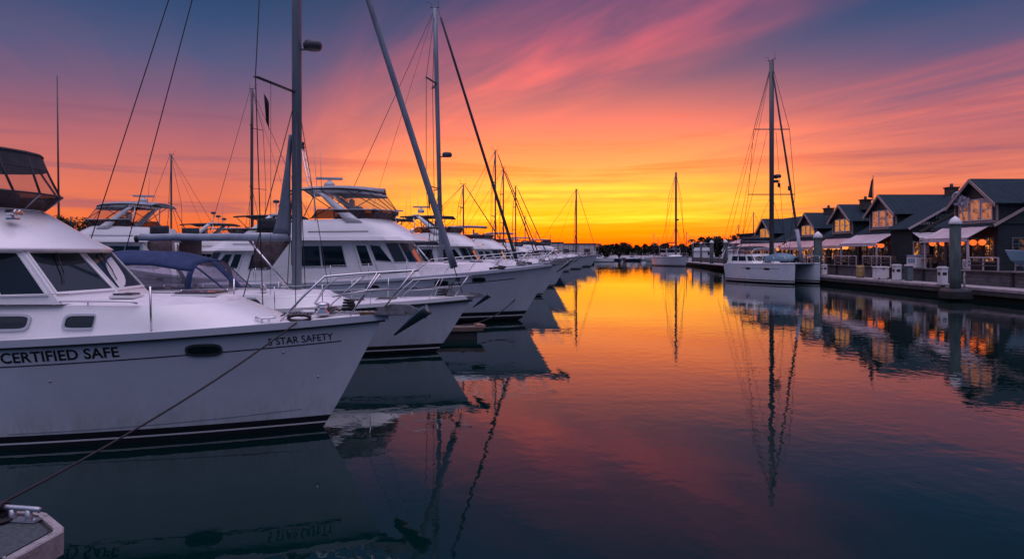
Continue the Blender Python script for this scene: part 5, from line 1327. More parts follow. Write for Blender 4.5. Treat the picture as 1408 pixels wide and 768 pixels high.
def building(label, Y0, Y1, yc, dw, apex, wall_i=0, awn_i=0, awn_y=None, win_m=None, ez=4.62, nwin=3, lit=None, chimney=None, seed=0, wz=(4.95, 6.35), depth=9.0, posts=True, awn_x=1.55, awn_drop=1.0):
    rnd = random.Random(seed); t = thing('waterfront_building', (FX, (Y0+Y1)/2, 1.56), 0, label, 'building', 'gabled waterfront buildings')
    oy = (Y0+Y1)/2; oz = 1.56; z = lambda v_: v_-oz; y = lambda v_: v_-oy
    wm_ = clap[wall_i]; s_ = .56; run = 5.6; ridge = ez+s_*run
    b = MB()       # body: side walls follow the roof rake
    sec = [(0, 0), (depth, 0), (depth, z(ridge-s_*(depth-run))-.12), (run, z(ridge)-.12), (0, z(ez)-.12)]
    vs = [(x, y(Y0), zz) for x, zz in sec]+[(x, y(Y1), zz) for x, zz in sec]; n = 5
    b.add(vs, [list(range(n)), list(range(2*n-1, n-1, -1))]+[(i, n+i, n+(i+1) % n, (i+1) % n) for i in range(n)], wm_); b.build('wall', t)
    b = MB()       # main roof
    for (xa, za, xb, zb_) in ((-.45, ez-.45*s_, run, ridge), (run, ridge, depth+.3, ridge-s_*(depth+.3-run))):
        b.slab(lambda a, c: V((lerp(xa, xb, a), lerp(y(Y0)-.28, y(Y1)+.05, c), z(lerp(za, zb_, a)))), 1, 1, .12, roof_m2, False)
    rf = b.build('roof', t)
    b = MB()
    for yy in (y(Y0)-.30,):
        for (xa, za, xb, zb_) in ((-.47, ez-.47*s_, run, ridge),):
            b.slab(lambda a, c: V((lerp(xa, xb, a), yy+.03*c, z(lerp(za, zb_, a))+.02-.16*c*0)), 1, 1, .20, trim_m if seed % 2 else trim_d, False)
    b.build('rake_board', rf)
    # dormer
    e = apex-dw*.5*.72
    d0, d1 = yc-dw/2, yc+dw/2; dl = (apex-ez)/s_+.2; dl = min(dl, run+1.5)
    b = MB(); b.prism([(-.05, y(d0)), (dl, y(d0)), (dl, y(d1)), (-.05, y(d1))], z(ez)-.1, z(e), wm_)
    vs = [(-.05, y(d0), z(e)), (-.05, y(d1), z(e)), (-.05, y(yc), z(apex)-.06), (dl, y(d0), z(e)), (dl, y(d1), z(e)), (dl, y(yc), z(apex)-.06)]
    b.add(vs, [(3, 5, 4), (0, 2, 5, 3), (1, 4, 5, 2)], wm_); b.add(vs[:3], [(0, 1, 2)], gable_m); b.box((-.065, y(yc), z((ez+e)/2)-.05), (.02, dw-.02, e-ez), gable_m); dm_ = b.build('dormer', t)
    b = MB(); ov = .34; sl = (apex-e)/(dw/2)
    for sg in (-1, 1):
        b.slab(lambda a, c, sg=sg: V((lerp(-.5, dl+.6, a), y(yc)+sg*lerp(0, dw/2+ov, c), z(apex-sl*lerp(0, dw/2+ov, c)))), 1, 1, .11, roof_m, False)
    b.build('dormer_roof', dm_)
    b = MB()
    for sg in (-1, 1):
        b.slab(lambda a, c, sg=sg: V((-.53, y(yc)+sg*lerp(0, dw/2+ov, a), z(apex+.03-.24*c-sl*lerp(0, dw/2+ov, a)))), 1, 1, .05, trim_m, False)
    for yy in (d0+.06, d1-.06): b.box((-.09, y(yy), z((ez+e)/2)), (.06, .14, e-ez), trim_m)
    b.box((-.10, y(yc), z(wz[0]-.16)), (.10, dw*.96, .12), trim_m)
    b.build('gable_trim', dm_)
    ww = (dw-.9)/nwin
    for i in range(nwin):
        a = d0+.45+i*ww; win_box(dm_, -.05, y(a+.08), y(a+ww-.08), z(wz[0]), z(wz[1]), win_m or lit_mid, 1, 2, mat('sash_white', (.62,.55,.57), .6))
    # ground floor
    k = Y0+.25; i = 0
    while k < Y1-.7:
        wd = rnd.choice((1.0, 1.25, 1.6)); wd = min(wd, Y1-.15-k)
        kind = rnd.random()
        if kind < .28:
            b = MB(); b.box((-.03, y(k+wd/2), z(2.65)), (.06, wd-.1, 2.15), trim_d); dr = b.build('door', t)
            b = MB(); b.box((-.075, y(k+wd/2), z(2.85)), (.02, wd-.45, 1.5), lit_dk); b.build('door_glass', dr)
            b = MB(); b.box((-.09, y(k+wd*.82), z(2.6)), (.05, .04, .3), steel); b.build('handle', dr)
        else:
            win_box(t, 0, y(k+.06), y(k+wd-.06), z(2.05 if kind < .6 else 1.75), z(3.75), lit_lo if rnd.random() < (lit or .6) else lit_dk, rnd.choice((1, 2)), rnd.choice((2, 3)), mull_m if rnd.random() < .6 else trim_d)
        k += wd+.06; i += 1
    b = MB(); b.tube([(-.50, y(Y0)-.2, z(ez-.30)), (-.50, y(Y1), z(ez-.33))], .055, trim_d, 6); b.build('gutter', rf)
    b = MB(); b.tube([(-.50, y(Y1)-.1, z(ez-.33)), (-.06, y(Y1)-.1, z(ez-.65)), (-.06, y(Y1)-.1, .05)], .04, trim_d, 6); b.build('downpipe', t)
    # awning: sloping cloth with side cheeks, arms and posts
    ay0, ay1 = awn_y or (Y0+.2, Y1-.2); am = awn[awn_i]; zt = ez-.05; zl = zt-awn_drop
    b = MB(); nb_ = max(2, int((ay1-ay0)/1.3))
    b.slab(lambda a, c: V((lerp(-.08, -awn_x, a), y(lerp(ay0, ay1, c)), z(lerp(zt, zl, a))-.03*sin(pi*((c*nb_) % 1))*a)), 3, nb_*6, .03, am, False)
    b.slab(lambda a, c: V((-awn_x, y(lerp(ay0, ay1, a)), z(zl)-.02-.20*c-.03*abs(sin(pi*a*nb_*3))*c)), nb_*12, 1, .02, am, False)
    aw = b.build('awning', t)
    b = MB(); b.tube([(-awn_x+.02, y(ay0), z(zl)), (-awn_x+.02, y(ay1), z(zl))], .03, trim_d, 6)
    for yy in (ay0+.05, ay1-.05): b.tube([(-.05, y(yy), z(zl)-.1), (-awn_x+.02, y(yy), z(zl))], .025, trim_d, 6)
    b.build('awning_frame', aw)
    if posts:
        m = max(2, int((ay1-ay0)/2.6))
        for i in range(m+1):
            b = MB(); b.box((-awn_x+.12, y(lerp(ay0+.1, ay1-.1, i/m)), z(zl)/2-.05), (.12, .12, z(zl)-.1), mull_m if i % 2 == 0 else trim_d, bev=.01); b.build('post', t)
    if chimney:
        cx_, cy_, hh = chimney; zc = ridge if abs(cx_-run) < 1 else ridge
        b = MB(); b.box((cx_, y(cy_), z(zc)+hh/2-.4), (.8, .7, hh+.8), chim_m, bev=.02); b.box((cx_, y(cy_), z(zc)+hh), (.95, .85, .12), chim_m, bev=.02); b.tube([(cx_, y(cy_), z(zc)+hh), (cx_, y(cy_), z(zc)+hh+.35)], .13, trim_d, 8); b.build('chimney', t)
    return t
b1 = building('nearest dark gabled building at the right edge with pale fretwork on its dormer', 45.2, 51.6, 47.3, 4.4, 7.75, 0, 0, (45.4, 50.3), lit_mid, 4.75, 3, .55, None, 3, awn_x=1.9)
b2 = building('gabled building second from the right with white striped awning and rose glowing dormer windows', 53.4, 63.0, 59.1, 4.3, 7.65, 1, 0, (56.6, 62.9), lit_mid, 4.55, 3, .5, (5.6, 58.8, .55), 4, wz=(4.95, 6.3), awn_x=2.0)
b3 = building('gabled building with a brick chimney and bright amber dormer windows, left of the flag', 63.4, 69.0, 66.3, 4.0, 7.3, 0, 1, None, lit_hi, 4.4, 3, .8, (1.6, 65.3, .15), 5, wz=(4.75, 5.9))
b4 = building('gabled building with amber dormer and small roof vent, behind the catamaran\'s forestay', 69.6, 78.5, 74.0, 4.2, 6.95, 1, 1, None, lit_hi, 4.3, 3, .9, (1.1, 71.8, -.15), 6, wz=(4.6, 5.6))
b5 = building('long roofed gabled building with pink awnings behind the catamaran\'s mast', 79.2, 95.0, 86.5, 4.6, 6.9, 0, 1, None, lit_hi, 4.2, 2, .9, None, 7, wz=(4.5, 5.7))
t = thing('waterfront_building', (39, 103, 1.56), 0, 'small flat topped building farthest along the waterfront, left of the catamaran\'s mast', 'building', 'gabled waterfront buildings')
b = MB(); b.box((0, 0, 1.9), (7, 10, 3.8), clap[0]); b.build('wall', t)
b = MB(); b.box((0, 0, 3.9), (7.6, 10.6, .2), roof_m); b.build('roof', t)
for k in range(4): win_box(t, -3.5, -4.2+k*2.2, -2.6+k*2.2, .9, 2.4, lit_lo, 2, 2)
b = MB(); b.slab(lambda a, c: V((lerp(-3.5, -5.2, a), lerp(-5, 5, c), lerp(3.2, 2.5, a))), 2, 6, .04, awn[1], False); b.build('awning', t)
# side wing of the second building: rake wall with sign, striped awning, doors
def lam(fn): return fn
wy = 53.3-58.2
b = MB(); vs = []
for yy in (wy, wy+3.0): vs += [(-.95, yy, -.02), (2.4, yy, -.02), (2.4, yy, 4.95), (-.95, yy, 3.08)]
b.add(vs, [(0,1,2,3), (7,6,5,4), (0,3,7,4), (1,5,6,2), (3,2,6,7), (0,4,5,1)], clap[0]); wing = b.build('side_wing', b2)
b = MB(); b.slab(lambda a, c: V((lerp(-1.3, 2.5, a), lerp(wy-.22, wy+3.1, c), lerp(2.97, 5.09, a))), 1, 1, .12, roof_m2, False)
b.slab(lambda a, c: V((lerp(-1.32, 2.5, a), wy-.24+.03*c, lerp(2.99, 5.12, a))), 1, 1, .16, mull_m, False); b.build('wing_roof', wing)
b = MB(); b.slab(lambda a, c: V((lerp(-.95, 1.6, c), wy+lerp(-.05, -1.0, a), lerp(2.72, 2.30, a))), 2, 14, .03, awn[2], False)
b.slab(lambda a, c: V((lerp(-.95, 1.6, a), wy-1.0, 2.29-.38*c)), 26, 1, .02, awn[2], False)
for q in (.3, .62): b.box((.325, wy-1.0*q-.03, lerp(2.72, 2.30, q)+.028), (2.5, .07, .012), stripe_m)
b.box((.325, wy-1.02, 2.08), (2.5, .015, .04), stripe_m)
b.build('side_awning', wing, 'white awning with thin dark stripes')
def glyphs(b, p0, n_, h, m, seed):
    r_ = random.Random(seed); x = 0
    for i in range(n_):
        w_ = h*r_.uniform(.35, .6)
        if i in (6,): x += h*.5
        b.box(p0+V((x+.03, 0, 0)), (h*.16, .02, h), m)
        if r_.random() < .7: b.box(p0+V((x+w_/2, .001, h*.42)), (w_, .02, h*.16), m)
        if r_.random() < .6: b.box(p0+V((x+w_/2, .001, 0)), (w_, .02, h*.15), m)
        if r_.random() < .5: b.box(p0+V((x+w_-.02, .002, r_.choice((-.2, .2))*h)), (h*.15, .02, h*.55), m)
        x += w_+h*.22
b = MB(); glyphs(b, V((-.35, wy-.04, 3.42)), 10, .20, white_p, 4); b.build('sign_lettering', wing, 'small row of white sign letters under the roof rake')
b = MB(); glyphs(b, V((.9, wy-.04, 3.95)), 4, .34, mat('sign_grey', (.16,.20,.20), .6), 9); b.build('sign_lettering', wing, 'larger faint grey script under the roof rake')
b = MB(); b.box((.05, wy-.05, 1.45), (.62, .05, .72), white_p, bev=.01); b.build('notice_board', wing)
for k, (x0, x1, z0, z1, mm) in enumerate(((-.85, -.35, .2, 2.0, lit_lo), (-.25, .5, .02, .98, lit_dk), (.75, 1.5, .4, 2.0, lit_lo))):
    win_box(wing, wy, x0, x1, z0, z1, mm, 1, 3, mull_m, face='Y')
# blue board over the second building's shopfront
b = MB(); b.box((-.12, 55.6-58.2, 4.02-1.56+.35), (.06, 2.3, .62), mat('board_navy', (.02,.04,.06), .6), bev=.01); bo = b.build('sign_board', b2)
b = MB(); r_ = random.Random(2)
for k in range(9): b.box((-.165, 54.7-58.2+k*.21, 4.37-1.56+r_.uniform(-.05,.05)), (.02, .10, r_.uniform(.18, .32)), mat('board_blue', (.12,.22,.30), .6))
b.build('board_lettering', bo)
# near building: side wall windows, ornate emblem on the dormer
for (x0, x1, z0, z1) in ((.9, 2.2, .95, 2.15), (3.0, 4.4, .95, 2.15), (5.2, 6.6, .95, 2.15)):
    win_box(b1, 45.2-48.4, x0, x1, z0, z1, lit_dk, 3, 3, mat('dim_frame', (.12,.13,.15), .6), face='Y')
em = mat('emblem_silver', (.50,.56,.66), .45, metal=.2, var=.5, vscale=7, bump=.02, bscale=9)
r_ = random.Random(5); b = MB()
ey, ez_ = 48.85-48.4, 6.55-1.56
b.tube([(-.32, ey+.42*cos(a), ez_+.42*sin(a)*.95) for a in [2*pi*i/24 for i in range(25)]], .12, em, 8)
b.lathe((-.34, ey, ez_), [(.05, -.05), (.22, -.04), (.22, .03), (.12, .05)], em, 14, 'X')
for i in range(26):
    a = r_.uniform(0, 2*pi); d = r_.uniform(.25, .75)
    b.box((-.26-r_.random()*.10, ey-.15+d*cos(a)*.95, ez_-.15+d*sin(a)*.55), (.05, r_.uniform(.12, .34), r_.uniform(.08, .30)), em, rx=r_.uniform(-.7, .7), bev=.02)
for i in range(14):
    b.box((-.24-r_.random()*.08, ey-.95+r_.uniform(-.32, .36), ez_-.35+r_.uniform(-.32, .35)), (.05, r_.uniform(.15, .34), r_.uniform(.10, .32)), em, rx=r_.uniform(-.4, .4), bev=.02)
for i in range(8): b.box((-.24, ey-.45+r_.uniform(-.12, .12), ez_-.5-i*.11), (.05, .22-.015*i, .14), em, rx=r_.uniform(-.5, .5), bev=.02)
b.build('emblem', b1, 'silvery white ornate fretwork emblem over the dormer windows')
b = MB(); b.box((-.14, 45.75+.35-48.4, 6.22-1.56), (.05, .95, .30), mat('sign_plate', (.45,.38,.40), .6)); b.build('window_sign', b1)

# lanterns
names = {1: 'nearest building', 2: 'second building', 3: 'chimney building', 4: 'building behind the forestay', 5: 'long roofed building'}
def lrow(bi, ys, z, x=-.9, m=None, s=1.0):
    ords = ['nearest', 'second', 'third', 'fourth', 'fifth', 'sixth', 'seventh', 'eighth']
    for i, yy in enumerate(ys):
        lantern(FX+x, yy, z, ('orange' if m is not lant_w else 'amber')+' lantern under the %s awning, %s from the right' % (names[bi], ords[i]), m, s)
lrow(1, (45.7, 46.6, 47.9, 49.9, 51.1), 3.42, -.7, None, 1.05)
lrow(2, (57.6, 58.3, 59.4), 3.32, -1.0, None, 1.0)
lrow(3, (63.9, 64.6, 65.4, 66.3, 67.2, 68.1), 3.2, -.9, lant_w, .95)
lrow(4, (70.5, 72.4, 74.5), 3.15, -.9, lant_w, .95)
lrow(5, (80.4, 82.5, 85, 88), 3.1, -.9, lant_w, .95)

# things on the terrace
def bench(x, y, rz, label):
    t = thing('bench', (x, y, 1.56), rz, label, 'bench', 'benches on the terrace')
    b = MB()
    for k in range(4): b.box((0, -.18+.12*k, .45), (1.5, .10, .04), teak, bev=.008)
    b.build('seat', t)
    b = MB()
    for k in range(3): b.box((0, .25, .60+.13*k), (1.5, .03, .09), teak, bev=.008)
    b.build('backrest', t)
    for sx_ in (-.65, .65):
        b = MB(); b.box((sx_, -.16, .22), (.06, .06, .44), trim_d); b.build('leg', t)
        b = MB(); b.box((sx_, .24, .45), (.06, .06, .9), trim_d); b.build('leg', t)
bench(30.4, 55.0, R(90), 'wooden bench on the terrace by the striped awning')
bench(30.2, 61.2, R(90), 'wooden bench on the terrace under the second awning')
def cafe_table(x, y, label, cloth=None):
    t = thing('cafe_table', (x, y, 1.56), 0, label, 'table', 'cafe tables on the terrace')
    b = MB(); b.lathe((0,0,0), [(.42, .72), (.44, .74), (.42, .76)], mat('table_top', (.30,.24,.22), .5), 18); b.build('tabletop', t)
    b = MB(); b.tube([(0,0,.03), (0,0,.72)], .035, trim_d, 8); b.lathe((0,0,0), [(.26, 0), (.24, .03), (.05, .05)], trim_d, 14); b.build('pedestal', t)
def chair(x, y, rz, label):
    t = thing('cafe_chair', (x, y, 1.56), rz, label, 'chair', 'cafe chairs on the terrace')
    b = MB(); b.box((0,0,.45), (.42,.42,.05), trim_d, bev=.015); b.build('seat', t)
    b = MB(); b.box((0,.20,.72), (.42,.035,.32), mat('chair_rose', (.24,.11,.08), .7), bev=.012); b.build('backrest', t)
    for sx_ in (-.18, .18):
        for sy_ in (-.18, .19):
            b = MB(); b.tube([(sx_, sy_, 0), (sx_, sy_, .45 if sy_ < 0 else .85)], .016, trim_d, 6); b.build('leg', t)
for i, (yy, w_) in enumerate(((50.6, 'left of the tall piling'), (52.2, 'below the striped awning'), (66.0, 'under the pink awning'))):
    cafe_table(30.5, yy, 'small round cafe table on the terrace '+w_)
    chair(30.5, yy-.62, R(180), 'dark cafe chair on the near side of the table '+w_)
    chair(30.5, yy+.62, 0, 'dark cafe chair on the far side of the table '+w_)
# white menu stand, railings
t = thing('menu_stand', (30.1, 45.75, 1.56), R(90), 'white slatted board standing on the terrace right of the tall piling', 'board')
b = MB(); b.box((0, 0, .42), (.75, .05, .62), white_p, bev=.01)
for k in range(6): b.box((-.25+.1*k, .03, .42), (.035, .02, .46), mat('menu_lines', (.16,.12,.22), .6)); b.box((-.25+.1*k, -.03, .42), (.035, .02, .46), MATS['menu_lines'])
b.build('panel', t)
for sx_ in (-.3, .3): b = MB(); b.box((sx_, 0, .06), (.05, .3, .12), trim_d); b.build('foot', t)
for (ya, yb, lab) in ((42.2, 44.9, 'low pale post and rail right of the white board'), (54.2, 58.5, 'low timber railing on the terrace before the second building'), (59.6, 63.6, 'low timber railing on the terrace right of the planter'), (65.8, 71.4, 'low timber railing on the terrace left of the planter')):
    t = thing('railing', (QX+2.55, (ya+yb)/2, 1.62), 0, lab, 'railing', 'low terrace railings')
    n_ = max(2, int((yb-ya)/1.2)); l_ = yb-ya
    for i in range(n_+1): b = MB(); b.box((0, -l_/2+l_*i/n_, .42), (.08, .08, .84), mull_m, bev=.01); b.build('post', t)
    for zz in (.32, .56, .82): b = MB(); b.box((-.05, 0, zz), (.03, l_, .08), mull_m if zz > .8 else plank_v, bev=.005); b.build('rail', t)
# leaves helper
leaf_m = mat('foliage', (.045,.075,.03), .8, var=.5, vscale=1.5)
leaf_d = mat('foliage_dark', (.040,.042,.022), .85, var=.5, vscale=.3)
def leaves(b, c, r, n_, s, m, rnd, flat=.8):
    for _ in range(n_):
        while True:
            p = V((rnd.uniform(-1,1), rnd.uniform(-1,1), rnd.uniform(-1,1)))
            if p.length <= 1: break
        p = V((p.x*r, p.y*r, p.z*r*flat)); d = V((rnd.uniform(-1,1), rnd.uniform(-1,1), rnd.uniform(-1,1))).normalized(); e = d.cross(V((rnd.random(), rnd.random(), .3))).normalized()
        q = V(c)+p; k = s*rnd.uniform(.6, 1.3); b.add([q-d*k, q+e*k*.45, q+d*k, q-e*k*.45], [(0,1,2,3)], m)
def planter(x, y, label):
    rnd = random.Random(int(y*7)); t = thing('planter', (x, y, 1.56), 0, label, 'planter')
    b = MB(); b.box((0, 0, .28), (.6, 1.5, .56), dark_wood, bev=.02); b.build('tub', t)
    b = MB()
    for k in range(9): leaves(b, (rnd.uniform(-.2,.2), rnd.uniform(-.7,.7), rnd.uniform(.75, 1.15)), .32, 60, .07, leaf_m, rnd)
    b.build('foliage', t)
planter(QX+2.9, 60.5, 'dark planter of green shrubs above the yellow barrel')
t = thing('ice_chest', (at(1244, 400, 50.8).x+1.3, 51.6, 1.56), R(90), 'white and pale blue ice chest on the terrace behind the slatted bin', 'ice chest')
b = MB(); b.box((0, 0, .45), (1.3, .7, .8), white_p, bev=.04); b.build('body', t)
b = MB(); b.box((0, -.02, .93), (1.34, .76, .14), mat('chest_blue', (.20,.32,.42), .5), bev=.04); b.box((0, .37, .6), (.9, .03, .3), MATS['chest_blue'], bev=.01); b.build('lid', t)
# sailing dinghy chocked on the terrace at the right edge
t = thing('sailing_dinghy', (32.0, 41.2, 1.56), R(180), 'pale blue sailing dinghy with white mast on a stand at the right edge', 'dinghy')
H = Hull(4.4, 1.5, .62, .5, .35, tm=.4, tran=.8)
o_ = H.build(t, mat('dinghy_blue', (.22,.36,.44), .35), [0.0], [mat('dinghy_blue2', (.18,.28,.34), .4)], nt=18, nrow=4)
d_ = H.deck(t, mat('dinghy_deck', (.45,.50,.55), .5), -.02, .04, nt=14)
for q in (o_, d_): q.location = (2.6, 0, .72)
tube_part('mast', [V((1.1, 0, 1.2)), V((-.0, .0, 5.1))], .05, white_p, t, 8, r2=.035); tube_part('boom', [V((1.05, 0, 1.65)), V((-1.2, 0, 1.6))], .035, white_p, t, 6)
for x in (1.6, -.9):
    b = MB(); 
    for s_ in (-.5, .5): b.box((x, s_, .45), (.07, .07, .9), mull_m)
    b.box((x, 0, .42), (.07, 1.0, .07), mull_m); b.build('trestle', t)
# flagpole and roof weathervane things
t = thing('flagpole', (40.0, 75.6, 1.56), 0, 'flagpole with drooping dark flag above the chimney building', 'flagpole')
x0 = at(1200.5, 300, 66).x; t.location = (x0, 66.0, 1.56)
tube_part('pole', [V((0,0,0)), V((0,0, ytop(241, 66)-1.56))], .05, trim_d, t, 8, r2=.03)
zt_ = ytop(243, 66)-1.56
b = MB(); b.slab(lambda a, c: V((-.03-.42*a*(.35+.65*c), .06*sin(6*a+2*c), zt_-.15-.2*a-c*(1.9-.3*a))), 8, 8, .015, mat('flag_cloth', (.05,.03,.04), .9)); b.build('flag', t)

# ================================================================== FAR WATER: yacht, harbour boats, shore
fy, fyH = sail_yacht('sailing_yacht', 'lone white sailing yacht moored in mid channel under its tall mast', (33.4, 131.5, 0), R(-77), L=12.5, B=4.6, zb=1.95, zs=1.65, over=.8, mast_x=-4.8, mast_h=ytop(237, 136), mast_r=.22, mast_m=alu_dark,
    spread=(ytop(310, 136), ytop(273, 136)), spread_len=1.9, furled=False, boom=True, boom_z=4.6, boom_len=4.0, cover=canvas_dark, radar_z=ytop(302, 136), radar_s=.35, rig_r=.035, detail=1, cat='sailing yacht')
b = MB(); b.box((-7.4, 0, 2.75), (3.0, 3.2, 1.2), gel, bev=.2); hs = b.build('deckhouse', fy)
b = MB(); b.box((-5.88, 0, 2.95), (.06, 2.7, .6), glass); b.box((-7.4, -1.62, 2.95), (2.4, .06, .6), glass); b.box((-7.4, 1.62, 2.95), (2.4, .06, .6), glass); b.build('deckhouse_window', hs)
b = MB(); b.box((-7.6, 0, 3.95), (3.6, 3.2, .10), canvas_dark, bev=.04); b.build('bimini', fy)
for s_ in (-1.4, 1.4):
    for x in (-6, -9.2): tube_part('bimini_post', [V((x, s_, 1.7)), V((x, s_, 3.92))], .04, steel, fy, 5)
# small harbour craft, one source copied
def small_boat(label, loc, rz, hull_m, k=1.0):
    t = thing('motor_boat', loc, rz, label, 'motor boat', 'small boats moored off the far shore')
    H = Hull(8*k, 2.8*k, 1.4*k, .95*k, .9*k); H.build(t, hull_m, [.08, .2], [antifoul, boot], nt=14, nrow=3); H.deck(t, gel_deck, -.03, .05, nt=10)
    w = Wall(outline(-2.2*k, -6.5*k, 1.0*k, 1.0*k, 6), outline(-3.0*k, -6.3*k, .85*k, .8*k, 6), .9*k, 2.2*k); b = MB(); w.shell(b, gel, 1, crown=.05); c_ = b.build('cabin', t)
    for a0, a1 in ((.15, .9), (1.3, 5.7), (6.1, 6.9)): b = MB(); fill_on(b, w.f(), rect2(a0, a1, .5, .85), .01, glass, 2); b.build('cabin_window', c_)
    b = MB(); b.tube([(-3.6*k, 0, 2.2*k), (-3.8*k, 0, 3.4*k)], .05, steel, 5); b.box((-4.2*k, 0, 2.75*k), (2.0*k, 1.7*k, .08), canvas_grey, bev=.02); b.build('radar_mast', t); return t
src = small_boat('small white cabin boat off the far shore, leftmost of its line', (26.8, 226, 0), R(8), gel, .68)
src2 = small_boat('small dark hulled cabin boat off the far shore near the tall masts', (44, 236, 0), R(170), navy, .75)
rnd = random.Random(8); lab_pos = ['second', 'third', 'fourth', 'fifth', 'sixth', 'seventh', 'eighth', 'ninth', 'tenth', 'eleventh', 'twelfth', 'thirteenth', 'fourteenth']
for i, px in enumerate((829, 838, 846, 855, 864, 873, 882, 890, 899, 906, 915, 948)):
    Y = 222+rnd.uniform(-8, 26); copy_tree(src if i % 3 else src2, None, ((px-704)/F_PX*Y, Y, 0), R(rnd.choice((5, 175, 20, 160))+rnd.uniform(-12, 12)), '%s cabin boat off the far shore, %s from the left' % ('white' if i % 3 else 'dark hulled', lab_pos[i]))
for i, (px, Y, rz) in enumerate(((958, 158, 60), (972, 150, 75), (986, 140, 70), (1000, 128, 80), (1012, 120, 78))):
    copy_tree(src if i % 2 else mf, None, ((px-704)/F_PX*Y+5, Y+6, 0), R(rz), 'white motor boat moored behind the thin pilings, %s from the left' % (['first', 'second', 'third', 'fourth', 'fifth'][i]), 'boats behind the pilings', 'motor boat')
# clutter of small craft between the left row and the far shore
for i, (px, Y) in enumerate(((712, 118), (722, 135), (734, 150), (747, 140), (758, 165), (770, 175), (781, 160), (800, 180), (690, 105))):
    copy_tree(src if i % 2 else src2, None, ((px-704)/F_PX*Y, Y, 0), R(rnd.uniform(-25, 25)+(180 if i % 3 == 0 else 0)), 'small motor boat between the left row and the far shore, %s from the left' % (['second', 'third', 'fourth', 'fifth', 'sixth', 'seventh', 'eighth', 'ninth', 'first'][i]), 'small boats beyond the left row')
for i, (px, Y, tp) in enumerate(((1036, 118, 291), (944, 170, 318), (1015, 140, 308), (509+390, 200, 320), (523+382, 215, 328), (757, 190, 322), (768, 170, 335), (823, 190, 333), (737, 165, 318), (722, 120, 296))):
    x = (px-704)/F_PX*Y
    b = MB(); b.tube([(0, 0, 1.2), (0, 0, ytop(tp, Y))], .13, alu_dark, 6, r2=.07)
    t = thing('day_sailer', (x, Y, 0), R(170), 'tiny distant day sailer, its bare mast %s from the left' % ['tenth', 'eighth', 'ninth', 'sixth', 'seventh', 'third', 'fourth', 'fifth', 'second', 'first'][i], 'day sailer', 'distant bare masts'); b.build('mast', t)
    H = Hull(7, 2.3, 1.2, .9, .8); 
    o_ = H.build(t, gel, [.05, .15], [antifoul, boot], nt=12, nrow=3); o_.location = (2.8, 0, 0); d_ = H.deck(t, gel_deck, -.02, .04, nt=8); d_.location = (2.8, 0, 0)
    tube_part('forestay', [V((2.7, 0, 1.2)), V((0, 0, ytop(tp, Y)-.2))], .03, wire, t, 4); tube_part('backstay', [V((-4.0, 0, 1.0)), V((0, 0, ytop(tp, Y)-.1))], .03, wire, t, 4)
# low white sheds at the far left shore
t = thing('boat_shed', (17.5, 268, .9), 0, 'long low white boat shed beyond the left row of yachts', 'building')
shw = wave_mat('shed_wall', (.78,.68,.68), 'X', .5, .04, .8, .3, .5)
b = MB(); b.box((-9, 0, 2.2), (22, 12, 6.2), shw); b.box((8, 0, 2.0), (13, 11, 5.6), shw); b.build('wall', t)
b = MB(); b.box((-9, 0, 5.45), (22.5, 12.6, .35), canvas_dark); b.box((8.2, 0, 4.98), (13.2, 11.6, .30), canvas_dark); b.box((-4, 1, 6.0), (3.4, 3, 1.3), trim_d); b.box((-11, 1, 5.9), (6, 2, .6), trim_d); b.build('roof', t)
for x in (-15, -6, 3, 11): b = MB(); b.box((x, -6.03, 1.4), (2.2, .08, 3.2), trim_d); b.build('door', t)

# woods on the far shore
rnd = random.Random(3)
def wood(name, pts, hfun, label_n, leaf_s=.55, per=46):
    b = MB()
    for (x, y) in pts:
        h = hfun(x)*rnd.uniform(.85, 1.1)
        leaves(b, (x, y, 2.0), 2.2, 60, leaf_s*1.3, leaf_d, rnd, .7); b.tube([(x, y, .5), (x+rnd.uniform(-.4,.4), y, h*.7)], .25, trim_d, 5, r2=.08)
        for k in range(7):
            leaves(b, (x+rnd.uniform(-1.6,1.6), y+rnd.uniform(-1.2,1.2), lerp(h*.12, h*.86, k/6)+.9), rnd.uniform(1.3, 2.0)*(1.05-.08*k), per, leaf_s, leaf_d, rnd, .75)
    b.build(name, kind='stuff')
pts = [(x, 275+rnd.uniform(-4, 26)) for x in [26+i*1.15+rnd.uniform(-.8,.8) for i in range(62)]]
wood('woodland', pts, lambda x: 4.6+max(0, (x-60))*.04+.5*sin(x*.33)+.4*sin(x*1.1), '', .6, per=46)
pts = [(x, lerp(268, 176, min(1, max(0, (x-70)/26)))+rnd.uniform(-3, 14)) for x in [78+i*.95 for i in range(45)]] + [(x, 172+rnd.uniform(0, 10)) for x in [50+i*1.1 for i in range(40)]]
wood('wooded_bank', pts, lambda x: 5.4+.6*sin(x*.4)+.5*sin(x*1.3), '', .5, per=44)
pts = [(-3000+0, 0)]
pts = [(-2-i*2.2+rnd.uniform(-.8,.8), 285+rnd.uniform(0, 14)) for i in range(60)]
wood('background_wood', pts, lambda x: 4.4+.6*sin(x*.3), '', per=30)
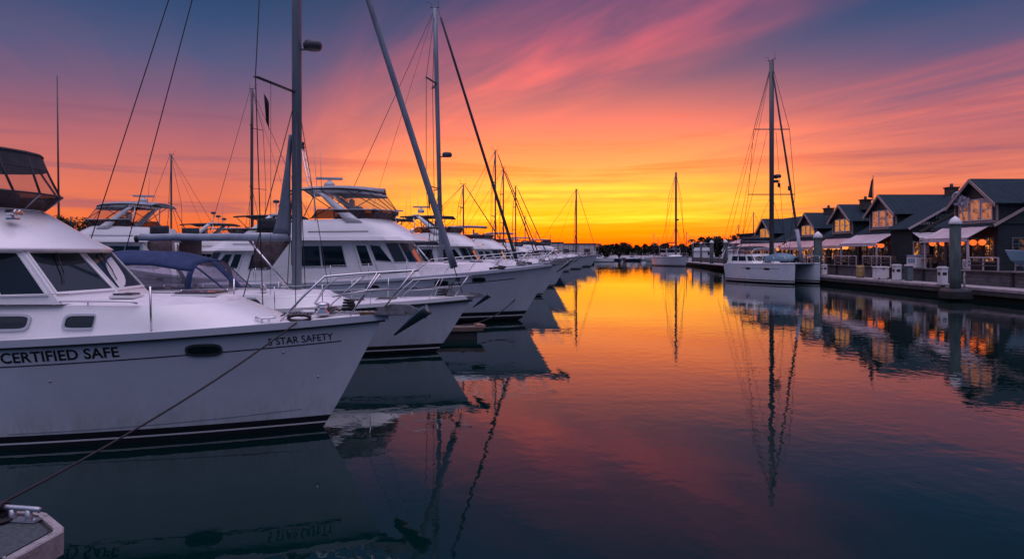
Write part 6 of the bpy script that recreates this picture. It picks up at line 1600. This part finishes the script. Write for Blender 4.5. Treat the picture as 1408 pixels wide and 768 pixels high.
# single trees one can tell apart
def tree(px, Y, top, r, label, palm=False, base=.9, crown=None):
    rnd = random.Random(int(px*3)); x = (px-704)/F_PX*Y; h = ytop(top, Y)-base
    t = thing('palm_tree' if palm else 'tree', (x, Y, base), 0, label, 'palm tree' if palm else 'tree', 'single trees on the far shore' if Y > 150 else 'trees beyond the left yachts')
    b = MB(); b.tube([(0, 0, -.3), (.05*h*.5, 0, h*.5), (.02, 0, h*.9)], .12 if palm else .03*h, trim_d, 7, r2=.08 if palm else .012*h)
    if not palm:
        for k in range(6):
            a = rnd.uniform(0, 2*pi); z0 = h*rnd.uniform(.35, .7); b.tube([(0, 0, z0), (r*.6*cos(a), r*.6*sin(a), z0+h*.18)], .012*h, trim_d, 5, r2=.004*h)
    b.build('trunk', t)
    b = MB()
    if palm:
        for k in range(16):
            a = 2*pi*k/16+rnd.uniform(-.2,.2); up = rnd.uniform(-.2, .8)
            prev = None
            for q in range(7):
                u = q/6; p = V((cos(a)*r*u, sin(a)*r*u, h*.9+up*r*.7*u-r*.9*u*u))
                if prev is not None:
                    sd = V((-sin(a), cos(a), 0))*r*.16*(1-u*.7); b.add([prev-sd, prev+sd, p+sd*.8-V((0,0,.1)), p-sd*.8-V((0,0,.1))], [(0,1,2,3)], leaf_d)
                prev = p
    else:
        for k in range(crown or 16):
            a = rnd.uniform(0, 2*pi); d = r*rnd.uniform(.1, .85); leaves(b, (d*cos(a), d*sin(a), h*rnd.uniform(.45, .92)), r*rnd.uniform(.25, .42), 90, r*.055+.04, leaf_d, rnd, .7)
    b.build('crown', t)
for px, Y, top, r, lab, pm in ((823, 258, 333, 2.0, 'small palm rising over the woods left of the lone yacht', True), (858, 262, 332, 2.2, 'round tree above the wood line below the yellow glow', False), (900, 258, 332, 2.0, 'palm on the far shore left of the lone yacht\'s mast', True),
        (951, 190, 326, 1.7, 'palm just right of the lone yacht\'s mast', True), (975, 180, 326, 2.3, 'tall round tree behind the thin pilings', False), (985, 176, 322, 1.6, 'palm between the thin pilings', True), (1011, 172, 320, 2.3, 'tallest round tree left of the catamaran\'s mast', False), (1023, 172, 324, 2.2, 'bushy tree touching the far flat roofed building', False)):
    tree(px, Y, top, r, lab, pm)
for px, Y, top, r, lab in ((97, 86, 290, 1.6, 'dark bushy tree just right of the cruiser\'s flybridge'), (113, 90, 300, 2.6, 'spreading flat topped dark tree left of the arched yacht'), (128, 84, 312, 2.2, 'low dark tree tight against the arched yacht\'s canopy'), (75, 80, 300, 2.4, 'dark tree half hidden by the cruiser\'s roof')):
    tree(px, Y, top, r, lab, base=.9, crown=22)
